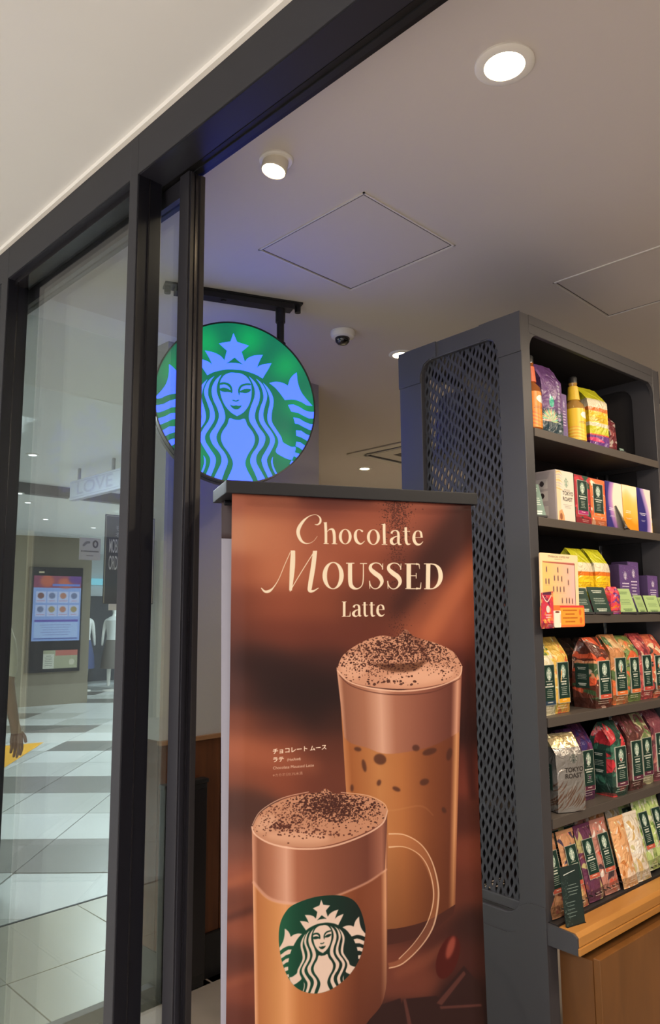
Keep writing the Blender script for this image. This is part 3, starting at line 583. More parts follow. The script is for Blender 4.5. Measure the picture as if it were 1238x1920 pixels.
# ------------------------------------------------------------------ ceiling fittings of the shop
def hatch(x0, x1, y0, y1, lab):
    t = empty('ceiling_hatch', ((x0 + x1) / 2, (y0 + y1) / 2, CEIL)); tag(t, lab, 'access hatch', 'access hatches in the shop ceiling')
    a, b = (x1 - x0) / 2, (y1 - y0) / 2
    MB().box(-a + .012, a - .012, -b + .012, b - .012, -.0012, .002).build('panel', M_storeceil, t)
    M_h = mat('hatch_frame', (214, 208, 200), .45)
    for q in ((-a, a, -b, -b + .0055), (-a, a, b - .0055, b), (-a, -a + .0055, -b, b), (a - .0055, a, -b, b)): MB().box(*q, -.004, .002).build('frame_strip', M_h, t)
    M_g = mat('hatch_gap', (60, 56, 54), .8)
    for q in ((-a + .0085, a - .0085, -b + .0085, -b + .011), (-a + .0085, a - .0085, b - .011, b - .0085), (-a + .0085, -a + .011, -b + .0085, b - .0085), (a - .011, a - .0085, -b + .0085, b - .0085)): MB().box(*q, -.0014, .002).build('gap', M_g, t)
hatch(-1.829, -1.348, 1.497, 1.949, 'square access hatch in the ceiling right above the banner stand')
hatch(-1.262, -.80, 2.445, 2.903, 'square access hatch in the ceiling above the product rack')

def downlight(x, y, lab, adj=None, r=.036, power=30, estr=30, col=(255, 226, 176), big=1):
    t = empty('downlight', (x, y, CEIL)); tag(t, lab, 'ceiling light', 'recessed downlights in the shop ceiling')
    tilt = Vector(adj or (0, 0, -1)).normalized(); drop = .034 if adj and big == 1 else .002
    MB().lathe([(r * .86, .002), (r * 1.32, .002), (r * 1.32, -.004), (r * 1.22, -.007), (r * .9, -.007), (r * .86, -.002)], n=40, caps=False).build('trim_ring', M_white, t, smooth=True)
    MB().lathe([(r * .84, -.01), (r * .86, drop), (r * .92, drop + .002), (r * .98, drop), (r * 1.0, drop - .004), (r * .96, -.01)], n=36, axis=tilt, caps=False).build('barrel', mat('lamp_barrel', (226, 218, 200), .4), t, smooth=True)
    d = MB().lathe([(r * .86, drop - .003), (r * .84, drop - .001), (r * .4, drop)], n=30, axis=tilt).build('lens', glow('lamp_lens_%d' % (estr), col, estr), t)
    L = lamp('downlight_beam', 'SPOT', tilt * (drop + .012), power, parent=t, spot_size=1.9, spot_blend=.8, shadow_soft_size=.03)
    L.rotation_euler = Vector((0, 0, -1)).rotation_difference(tilt).to_euler()
downlight(-.786, 1.349, 'bright round downlight in the ceiling nearest the shop entrance beam', None, r=.050, power=26, big=0)
downlight(-1.411, 1.215, 'swivelled cylinder downlight sticking out of the ceiling between banner stand and entrance beam', (-.10, -.18, -1), r=.035, power=7)
downlight(-4.13, 4.546, 'small round downlight far back beside the air conditioner cassette', r=.045, power=120)
downlight(-2.145, 2.63, 'small round downlight half hidden behind the top of the product rack', r=.045, power=22)
for x, y, p, ax_ in ((.55, 2.0, 42, (-.75, .12, -1)), (.15, 3.1, 28, (-.7, -.2, -1)), (.95, 1.3, 28, (-.85, .5, -1)), (1.5, 4.5, 40, None), (-1.0, 5.2, 100, None), (-5.0, 6.9, 120, None), (-2.6, 6.0, 100, None)):
    downlight(x, y, 'added round downlight in the shop ceiling outside the view', ax_, power=p)  # unseen lamps added to light the rack and the deeper shop
# dome camera
t = empty('dome_camera', (-2.142, 2.228, CEIL)); tag(t, 'small white dome security camera on the ceiling beside the round sign', 'security camera')
MB().lathe([(.052, 0), (.054, -.012), (.05, -.026), (.036, -.034), (.02, -.036)], n=36).build('housing', M_white, t, smooth=True)
MB().lathe([(.031, -.026), (.033, -.036), (.03, -.05), (.02, -.06), (.008, -.064)], c=(.004, -.006, 0), n=28).build('dome', mat('smoked_dome', (16, 15, 17), .08, coat=1), t, smooth=True)
MB().lathe([(.0085, 0), (.0085, .008), (.006, .01)], c=(.008, -.024, -.05), n=16, axis=(.3, -1, -.6)).build('lens', mat('camera_lens', (90, 88, 92), .15, .6), t, smooth=True)
# cassette
t = empty('air_conditioner_cassette', (-3.36, 4.49, CEIL)); tag(t, 'white four-way air conditioner cassette in the ceiling left of the rack', 'air conditioner')
a = .475
MB().box(-a, a, -a, a, -.012, 0).build('panel', mat('cassette_white', (206, 200, 190), .45), t, bevel=.008)
M_dk = mat('vent_dark', (26, 25, 26), .6)
for q in ((-.36, .36, -.40, -.345), (-.36, .36, .345, .40), (-.40, -.345, -.36, .36), (.345, .40, -.36, .36)):
    v = MB().box(*q, -.0135, -.009).build('air_slot', M_dk, t)
    MB().box(q[0] + .012, q[1] - .012, q[2] + .012, q[3] - .03, -.02, -.013).build('louvre', M_white, v) if q[1] - q[0] > .2 else MB().box(q[0] + .012, q[1] - .03, q[2] + .012, q[3] - .012, -.02, -.013).build('louvre', M_white, v)
MB().box(-.22, .22, -.22, .22, -.0145, -.009).build('intake_grille', mat('intake_grey', (92, 88, 84), .6), t)
# ------------------------------------------------------------------ hanging round sign
C0 = Vector((-2.140, 1.655, 2.288)); ya = math.radians(66.886); rl = math.radians(3.11)
sg = empty('hanging_sign'); sg.location = C0; tag(sg, 'round backlit green sign with a crowned long-haired figure hanging from the ceiling', 'sign')
Uv = Vector((math.cos(ya), math.sin(ya), 0)); Nv = Vector((math.sin(ya), -math.cos(ya), 0)); Zv = Vector((0, 0, 1))
SUv = Uv * math.cos(rl) + Zv * math.sin(rl); SVv = Zv * math.cos(rl) - Uv * math.sin(rl); R = .3
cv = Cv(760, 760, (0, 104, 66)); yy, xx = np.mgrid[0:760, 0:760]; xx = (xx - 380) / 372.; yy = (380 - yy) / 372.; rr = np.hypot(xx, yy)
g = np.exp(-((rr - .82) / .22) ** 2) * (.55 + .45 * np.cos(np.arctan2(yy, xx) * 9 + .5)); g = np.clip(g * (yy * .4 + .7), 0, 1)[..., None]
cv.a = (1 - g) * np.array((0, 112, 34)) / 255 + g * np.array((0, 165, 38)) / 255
emblem(cv, unit(380 - 5, 380 + 5, 365), None, (98, 144, 255), clip=np.ones((760, 760)), disc=False)
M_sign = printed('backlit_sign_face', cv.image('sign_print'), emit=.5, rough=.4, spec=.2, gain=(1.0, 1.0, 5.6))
def disc_mesh(name, r, d0, d1, m, uvs=False, n=96):
    me = bpy.data.meshes.new(name); bm = bmesh.new(); A = []; B = []
    for k in range(n):
        t_ = 2 * PI * k / n; p = SUv * (r * math.cos(t_)) + SVv * (r * math.sin(t_)); A.append(bm.verts.new(p + Nv * d1)); B.append(bm.verts.new(p + Nv * d0))
    f = bm.faces.new(A); bm.faces.new(B[::-1])
    for k in range(n): bm.faces.new((A[k], B[k], B[(k + 1) % n], A[(k + 1) % n]))
    if uvs:
        ul = bm.loops.layers.uv.new('uv')
        for f in bm.faces:
            for lp in f.loops: lp[ul].uv = (.5 + lp.vert.co.dot(SUv) / (2 * R) * 744 / 760, .5 + lp.vert.co.dot(SVv) / (2 * R) * 744 / 760)
    bm.normal_update(); bmesh.ops.recalc_face_normals(bm, faces=bm.faces); bm.to_mesh(me); bm.free(); me.materials.append(m)
    o = bpy.data.objects.new(name, me); COL.objects.link(o); o.parent = sg; return o
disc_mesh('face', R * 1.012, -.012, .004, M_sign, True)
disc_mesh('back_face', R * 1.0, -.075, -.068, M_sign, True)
def ringm(name, ro, ri, d0, d1, m, n=96):
    b = MB(); vs = []
    for r_, d in ((ro, d0), (ro, d1), (ri, d1), (ri, d0)):
        for k in range(n): t_ = 2 * PI * k / n; vs.append(SUv * (r_ * math.cos(t_)) + SVv * (r_ * math.sin(t_)) + Nv * d)
    b.add(vs, [(j * n + k, j * n + (k + 1) % n, ((j + 1) % 4) * n + (k + 1) % n, ((j + 1) % 4) * n + k) for j in range(4) for k in range(n)])
    return b.build(name, m, sg)
M_rim = mat('black_sign_rim', (34, 33, 36), .35, .3)
ringm('rim', R * 1.03, R * 1.012, -.072, .007, M_rim); ringm('rim_band', R * 1.034, R * 1.028, -.045, -.03, M_rim)
bz = CEIL - C0.z; bm_ = MB()
def bar_pts(s0, s1, d0, d1, z0, z1):
    P = [Uv * s + Nv * d + Zv * z for z in (z0, z1) for s, d in ((s0, d0), (s1, d0), (s1, d1), (s0, d1))]
    return P
bf = [(0, 3, 2, 1), (4, 5, 6, 7), (0, 1, 5, 4), (1, 2, 6, 5), (2, 3, 7, 6), (3, 0, 4, 7)]
MB().add(bar_pts(-.235, .225, -.055, -.005, bz - .03, bz - .001), bf).build('mounting_bar', M_rim, sg)
MB().add(bar_pts(-.275, .262, -.06, 0, bz - .008, bz - .0005), bf).build('mounting_plate', M_rim, sg)
for s in (-.262, -.05, .25): MB().tube(Uv * s - Nv * .03 + Zv * (bz - .034), Uv * s - Nv * .03 + Zv * (bz - .005), .012).build('bolt', M_rim, sg)
for s in (-.165, .178):
    top = Uv * s - Nv * .03; zb_ = math.sqrt((R * 1.0) ** 2 - s * s)
    p = MB().tube(top + Zv * (zb_ - .005), top + Zv * (bz - .02), .0145).build('hanger', M_rim, sg, smooth=True)
    MB().tube(top + Zv * (bz - .085), top + Zv * (bz - .03), .0195).build('collar', M_rim, p, smooth=True); MB().tube(top + Zv * (zb_ - .012), top + Zv * (zb_ + .022), .021).build('collar', M_rim, p, smooth=True)
# ------------------------------------------------------------------ banner stand
PO = poster(); PO.a = np.clip(PO.a * .87 + PO.a.mean(2, keepdims=True) * .13, 0, 1) ** 1.25 * .92 
bn = empty('banner_stand', (-1.249, .941, 0), math.radians(64.5)); tag(bn, 'tall banner stand with a brown chocolate latte poster at the shop entrance', 'banner stand')
# local x runs along the face, local y backwards
M_poster = printed('poster_print', PO.image('poster_artwork'), rough=.6, spec=.15)
M_sheet = mat('banner_sheet_back', (132, 128, 138), .6)
def sheet(name, xs, z1, z0, yf, m, nz=60, nx=16, uv=None):
    b = MB(); x0, x1 = xs
    for i in range(nz + 1):
        z = z1 + (z0 - z1) * i / nz
        for j in range(nx + 1):
            x = x0 + (x1 - x0) * j / nx; b.v.append((x, yf(x, z), z))
    for i in range(nz):
        for j in range(nx): a_ = i * (nx + 1) + j; b.f.append((a_, a_ + nx + 1, a_ + nx + 2, a_ + 1))
    b.uv = uv; o = b.build(name, m, bn, smooth=True)
    md = o.modifiers.new('t', 'SOLIDIFY'); md.thickness = .0008; md.offset = 1
    return o
wav = lambda x, z: .0018 * math.sin(9 * x + 2.5 * z) * min(1, (1.76 - z) * 3) - .003 * max(0, (x - .5) / .08) ** 2 * math.sin(4 * z + .6)
fs_ = sheet('poster', (.012, .587), 1.768, .14, lambda x, z: .004 + wav(x, z), M_poster, uv=lambda co, lp: ((co.x - .012) / .575, 1 - (BZ1 - co.z) / (BZ1 - BZ0)))
fs_['label'] = 'printed poster sheet with two chocolate lattes'
bs = sheet('back_sheet', (.012, .587), 1.768, .14, lambda x, z: .118 - .062 * min(1, (1.768 - z) / 1.1), M_sheet)
bd = sheet('back_sheet_hem', (.0118, .5872), 1.768, 1.672, lambda x, z: .1172 - .062 * min(1, (1.768 - z) / 1.1), mat('hem_brown', (40, 18, 20), .6), nz=6)
M_bar = mat('banner_bar_black', (17, 18, 24), .45, 0, .35)
MB().box(-.002, .603, -.003, .15, 1.757, 1.785).build('top_bar', M_bar, bn, bevel=.0015)
for y_ in (.012, .105): MB().tube((.016, y_, 1.752), (.585, y_, 1.752), .006).build('clamp_rail', M_bar, bn)
MB().tube((.3, .058, .03), (.3, .068, 1.76), .011).build('pole', M_bar, bn, smooth=True)
MB().box(-.01, .61, -.06, .19, 0, .012).box(.0, .6, -.004, .09, .012, .035).build('base', M_bar, bn, bevel=.003)
MB().box(.008, .592, -.002, .012, .12, .145).build('bottom_bar', M_bar, bn)
# ------------------------------------------------------------------ dark bin in front of the wainscot
t = empty('dark_cabinet', (-2.56, 1.98, 0)); tag(t, 'slim black cabinet standing against the brown wainscot wall', 'cabinet')
MB().box(-.17, -.132, -.245, -.035, .02, .80).build('body', M_black, t, bevel=.004); MB().box(-.172, -.128, -.25, -.03, .80, .818).build('top', M_black, t, bevel=.003)
MB().box(-.1315, -.127, -.24, -.04, .05, .78).build('door', mat('black_gloss', (26, 24, 26), .25), t, bevel=.002); MB().box(-.168, -.134, -.24, -.04, 0, .02).build('plinth', M_black, t)
# ------------------------------------------------------------------ product rack (local frame: x out of the front, y along the rack)
RC = (-1.096, 1.907, 0); RZ = math.radians(-4.09)
M_rack = mat('rack_grey_paint', (68, 67, 71), .42, .15, vary=.03)
M_rackin = mat('rack_inner_dark', (46, 43, 44), .5, .1)
M_shelf = mat('rack_shelf_paint', (84, 77, 72), .45, .15, vary=.03)
rk = empty('product_rack', RC, RZ); tag(rk, 'tall grey metal display rack with patterned side panel and stocked shelves', 'shelving rack')
RW = .88
for k, (ya_, yb_) in enumerate(((0, .045), (RW - .045, RW))):
    inner = rrect(-.40, -.085, .672, 2.345, .05)
    s = frame_plate('side_frame', (-.5, 0, .30, 2.40), inner, ya_, yb_, M_rack, rk)
    bv = s.modifiers.new('soft_edge', 'BEVEL'); bv.width = .003; bv.segments = 2; bv.limit_method = 'ANGLE'
    lowp = MB().box(-.499, -.001, ya_ + .004, yb_ - .004, 0, .305).build('side_panel', M_rack, rk)
    yo = ya_ - .0036 if k == 0 else yb_ - .0005; y1_ = yo + .0041
    # corner gussets, proud of the posts
    for pts in ([(-.5005, 2.4), (-.5005, 2.275), (-.402, 2.275), (-.402, 2.30), (-.385, 2.335), (-.36, 2.347), (-.33, 2.347), (-.33, 2.4)],
                [(.0005, 2.4), (.0005, 2.275), (-.083, 2.275), (-.083, 2.30), (-.098, 2.335), (-.12, 2.347), (-.15, 2.347), (-.15, 2.4)]):
        MB().prism([(x, yo, z) for x, z in pts], (0, y1_ - yo, 0)).build('gusset', M_rack, s)
    lo = [(.0005, .30), (.0005, .715), (-.05, .715), (-.083, .70), (-.084, .66), (-.10, .628), (-.13, .618), (-.36, .618), (-.385, .628), (-.401, .66), (-.402, .70), (-.45, .715), (-.5005, .715), (-.5005, .30), (-.43, .30), (-.42, .43), (-.37, .505), (-.30, .53), (-.20, .53), (-.13, .505), (-.08, .43), (-.07, .30)]
    MB().prism([(x, yo, z) for x, z in lo], (0, y1_ - yo, 0)).build('gusset', M_rack, s)
    MB().box(-.402, -.083, ya_ + .012, yb_ - .012, .672, .705).build('rail', M_rack, s, bevel=.004)
    # pierced wave panel: ribbons that touch and part
    ym = .0155 if k == 0 else RW - .022; p_, A_, w_, L_ = .0134, .0034, .0093, .042
    b = MB(); x = -.408
    nseg = int((2.36 - .70) / L_ * 10); kk = 0
    while x < -.078:
        n0 = len(b.v)
        for i in range(nseg + 1):
            z = .70 + i * L_ / 10; c = x + A_ * math.sin(2 * PI * z / L_ + 2 * PI * kk / 3 + .5 * math.sin(kk * .9)); ww = w_ / 2
            for dx, dy in ((-ww, 0), (ww, 0), (ww, .003), (-ww, .003)): b.v.append((c + dx, ym + dy, z))
        for i in range(nseg):
            q = n0 + 4 * i
            for e in range(4): b.f.append((q + e, q + (e + 1) % 4, q + 4 + (e + 1) % 4, q + 4 + e))
        x += p_; kk += 1
    pn = b.build('wave_panel', mat('panel_grey', (62, 62, 69), .4, .2), rk); pn['kind'] = 'stuff'
MB().box(-.5, 0, .045, RW - .045, 2.372, 2.40).build('top_panel', M_rack, rk); MB().box(-.49, -.01, .05, RW - .05, 2.369, 2.3715).build('top_lining', M_rackin, rk)
for x0 in (-.5, -.014): MB().box(x0, x0 + .014, .045, RW - .045, 2.342, 2.372).build('top_rail', M_rack, rk, bevel=.002)
for k, (x, z) in enumerate(((0, 2.342), (0, .0))): pass
for ys, sgn in ((.045, 1), (RW - .045, -1)):       # rounded inner corners of the front opening
    pts = [(ys, 2.345)] + [(ys + sgn * (.05 - .05 * math.cos(a_)), 2.345 - .05 + .05 * math.sin(a_)) for a_ in np.linspace(0, PI / 2, 7)]
    MB().prism([(-.013, y, z) for y, z in pts], (.012, 0, 0)).build('corner_web', M_rack, rk)
MB().box(-.262, -.252, .045, RW - .045, .70, 2.37).build('back_panel', M_rackin, rk)
MB().box(-.25, -.03, RW - .0295, RW - .0275, .70, 2.345).build('light_block_plate', M_rackin, rk)  # dark plate added to block the bright store behind the far panel
SHZ = [2.048, 1.780, 1.495, 1.207, .934]
for z in SHZ:
    s = MB().box(-.25, -.0025, .046, RW - .046, z - .006, z).build('shelf', M_shelf, rk)
    MB().box(-.0024, .003, .0475, RW - .0475, z - .026, z).build('shelf_lip', M_shelf, s, bevel=.0012)
    MB().box(-.25, -.02, .046, .056, z - .024, z - .0065).build('bracket', M_rackin, s)
    MB().box(-.25, -.02, RW - .056, RW - .046, z - .024, z - .0065).build('bracket', M_rackin, s)
    s2 = MB().box(-.498, -.264, .046, RW - .046, z - .022, z).build('shelf', M_shelf, rk)
# lower tray with wooden lip
M_oak = wood('golden_oak', (166, 112, 52), (186, 130, 66), 'Y', .35, 8); M_oak2 = wood('golden_oak_front', (140, 92, 40), (168, 112, 54), 'Y', .3, 10)
MB().box(-.25, .088, .003, RW, .622, .640).build('tray_floor', M_rackin, rk)
MB().prism([(-.02, .0, .622), (.09, .0, .622), (.09, .0, .664), (.078, .0, .672), (-.02, .0, .678)], (0, .006, 0)).build('tray_end', M_rack, rk)
MB().prism([(.028, .007, .641), (.091, .007, .641), (.091, .007, .664), (.082, .007, .674), (.034, .007, .676), (.028, .007, .670)], (0, RW - .01, 0)).build('wooden_lip', M_oak, rk, bevel=.001)
MB().box(.0885, .095, .002, RW, .622, .6395).build('lip_edge', M_oak, rk, bevel=.001)
MB().box(-.25, .0275, .008, RW - .004, .6402, .6785).build('tray_deck', M_rackin, rk)
bin_ = MB()
for i in range(34): bin_.box(-.25, .02, .06 + i * .024, .0625 + i * .024, .70, .7025)
for i in range(12): bin_.box(-.245 + i * .022, -.2425 + i * .022, .05, RW - .05, .6985, .7005)
bo = bin_.build('wire_shelf', M_rackin, rk); bo['kind'] = 'stuff'
# wooden cabinet under the tray
cb = empty('wooden_cabinet', RC, RZ); tag(cb, 'golden brown wooden cabinet under the display tray', 'cabinet')
MB().box(.003, .100, .05, 1.5, .01, .600).build('body', wood('oak_side', (96, 60, 28), (116, 74, 36), 'Z', .4, 5), cb)
for i in range(2): MB().box(.1005, .121, .052 + .75 * i, .796 + .75 * i, .02, .607).build('door', wood('oak_door', (104, 66, 30), (124, 80, 40), 'Z', .35, 5), cb, bevel=.002)
MB().box(.004, .09, .06, 1.49, 0, .011).build('plinth', M_black, cb)

# ------------------------------------------------------------------ products
def txtbars(cv, x0, x1, y0, n, dy, col, h=.8, seed=0, al=1):
    r = random.Random(seed)
    for i in range(n):
        L = (x1 - x0) * r.uniform(.55, 1); a_ = (x0 + x1 - L) / 2; y = y0 + i * dy; xx_ = a_
        while xx_ < a_ + L:
            w_ = r.uniform(1.5, 5); cv.fill([rect(xx_, y, min(xx_ + w_, a_ + L), y + h)], col, al=al); xx_ += w_ + .8
def art(kind, pal, seed, w=96, h=200):
    r = random.Random(seed); cv = Cv(w, h, pal[0])
    if kind == 'bands':
        ys = [0, .22, .36, .42, .48, .60, .66, .78, .8, 1]; cs = [(206,204,40),(232,220,190),(226,120,40),(240,196,40),(244,200,30),(232,220,190),(206,204,40),(228,84,70),(112,60,140)]
        for i, c in enumerate(cs): cv.fill([rect(0, ys[i] * h, w, ys[i + 1] * h)], c)
        cv.fill([cat_rom([(r.uniform(0, w), h * .86 + r.uniform(-12, 12)) for _ in range(5)], True)], (222, 70, 120)); cv.fill([rect(0, h * .9, w, h)], (106, 62, 140))
        txtbars(cv, w * .3, w * .9, h * .52, 3, 5, (150, 96, 20), 1.6, seed)
    elif kind == 'botanical':
        for lo, hi, wlo, whi, n in ((34, 70, 18, 34, 9), (16, 36, 8, 16, 16), (6, 16, 2.5, 6, 16)):
            for i in range(n):
                c = r.choice(pal[1:]) if lo > 6 else tuple(min(255, v + 50) for v in r.choice(pal[1:])); x, y = r.uniform(-8, w), r.uniform(0, h); a_ = r.choice([r.uniform(-.5, .5), r.uniform(1, 2)]); L = r.uniform(lo, hi); ww = r.uniform(wlo, whi)
                cv.fill([stroke([(x, y, .5), (x + L * .5 * math.cos(a_), y + L * .5 * math.sin(a_), ww), (x + L * math.cos(a_ + .5), y + L * math.sin(a_ + .5), .5)], 4)], c, al=.92)
        cv.fill([rect(0, h * .86, w, h * .985)], tuple(int(v * .55) for v in pal[0]), al=.55); txtbars(cv, w * .35, w * .9, h * .9, 2, 6, (220, 210, 196), 1.6, seed)
    elif kind == 'succulent':
        cv.fill([rect(0, h * .66, w, h)], (30, 60, 74), soft=6); cv.fill([ell(w * .6, h * .54, 8, 15)], (70, 190, 160))
        for i in range(18):
            a_ = PI * i / 17; cv.fill([stroke([(w * .55, h * .80, 5), (w * .55 + 14 * math.cos(a_), h * .80 - 16 * math.sin(a_), 6), (w * .55 + 28 * math.cos(a_), h * .80 - 34 * math.sin(a_), .5)], 4)], [(214, 220, 150), (130, 210, 180), (230, 190, 170)][i % 3])
        for i in range(7): cv.fill([ell(w * .86, h * (.16 + .1 * i), 5, 5)], (170, 150, 190)); cv.fill([rect(w * .82, h * (.3 + .1 * i), w * .92, h * (.3 + .1 * i) + 5)], (190, 196, 200), al=.8)
        cv.fill([stroke([(0, h * .3, 2), (w * .3, h * .2, 12), (w * .4, h * .05, 2)])], (150, 110, 170), al=.7)
    elif kind == 'fade':
        yy_, xx_ = np.mgrid[0:h, 0:w]; t_ = np.clip((xx_ / w - .5 + .25 * np.sin(yy_ / h * 3 + seed)) * 3 + .5, 0, 1)[..., None] if seed % 2 else np.clip(yy_ / h * 1.5 - .2 + .1 * np.sin(xx_ / w * 6), 0, 1)[..., None]
        cv.a = (1 - t_) * np.array(pal[0]) / 255 + t_ * np.array(pal[1]) / 255; m_ = 4 * t_ * (1 - t_) * .6; cv.a = cv.a * (1 - m_) + m_ * np.array(pal[2]) / 255
        txtbars(cv, w * .1, w * .6, h * .56, 2, 7, (240, 236, 240), 3, seed); txtbars(cv, w * .15, w * .55, h * .72, 2, 4, (240, 236, 240), 1.2, seed + 1)
    elif kind == 'waves':
        for i in range(8):
            y = h * (.62 + .05 * i); cv.fill([stroke([(-5, y, 4), (w * .3, y - 8, 6), (w * .6, y + 5, 3), (w + 5, y - 4, 6)])], pal[1 + i % (len(pal) - 1)], al=.8)
        cv.fill([ell(w * .66, h * .2, w * .2, w * .22)], (240, 240, 232)); emblem(cv, unit(w * .66, h * .2, w * .17, w * .19), (60, 90, 76), (240, 240, 232), disc=False)
        txtbars(cv, w * .3, w * .9, h * .42, 2, 8, (120, 70, 16), 3, seed)
    elif kind == 'stars':
        for i in range(60): cv.fill([ell(r.uniform(0, w), r.uniform(0, h), r.uniform(.8, 2), r.uniform(.8, 2), n=6)], r.choice(pal[1:]))
        cv.fill([ell(w * .5, h * .22, w * .13, w * .17)], (232, 226, 236)); emblem(cv, unit(w * .5, h * .22, w * .12, w * .16), (110, 90, 140), (232, 226, 236)); txtbars(cv, w * .2, w * .8, h * .37, 6, h * .06, (230, 222, 236), 4.2, seed)
        for i in range(14):
            x = r.uniform(0, w); cv.fill([stroke([(x, h, 3), (x + r.uniform(-8, 8), h * r.uniform(.72, .9), 1)])], (90, 170, 160), al=.7)
    return cv
LBL = {}
def label_mat(accent, seed):
    key = (accent, seed)
    if key in LBL: return LBL[key]
    cv = Cv(64, 132, (196, 194, 180)); cv.fill([rect(1.6, 1.6, 62.4, 130.4)], (20, 50, 42)); emblem(cv, unit(32, 28, 17, 19), None, (232, 232, 222), disc=True) if False else None
    cv.fill([ell(32, 30, 14, 21)], (220, 222, 208)); emblem(cv, unit(32, 30, 13.5, 20), (110, 142, 124), (232, 234, 222))
    txtbars(cv, 12, 52, 53, 1, 5, (200, 196, 180), 2, seed); txtbars(cv, 8, 56, 61, 2, 8, (232, 230, 216), 4.6, seed + 1); txtbars(cv, 14, 50, 80, 5, 6, (190, 194, 180), 2, seed + 2)
    cv.fill([rect(1.6, 117, 62.4, 130.4)], accent); txtbars(cv, 14, 50, 121, 1, 5, (236, 228, 210), 2.4, seed + 3)
    LBL[key] = printed('coffee_label', cv.image('coffee_label_print'), .5); return LBL[key]
_cards = {}
def card_mat(kind):
    if kind in _cards: return _cards[kind]
    bg, fg = {'green': ((30, 56, 48), (226, 228, 214)), 'lime': ((164, 190, 128), (76, 104, 66)), 'teal': ((92, 120, 110), (236, 240, 232))}[kind]
    cv = Cv(80, 96, bg); r = random.Random(len(kind))
    for y, n, hh in ((12, 2, 3), (40, 4, 1.6), (76, 2, 4)): txtbars(cv, 8, 72, y, n, 6, fg, hh, y)
    _cards[kind] = printed('price_card_' + kind, cv.image('price_card_print'), .4); return _cards[kind]

def loc_thing(name, x, y, z, rz=0):
    M_ = Matrix.Translation(RC) @ Matrix.Rotation(RZ, 4, 'Z'); p = M_ @ Vector((x, y, z)); return empty(name, p, RZ + rz)

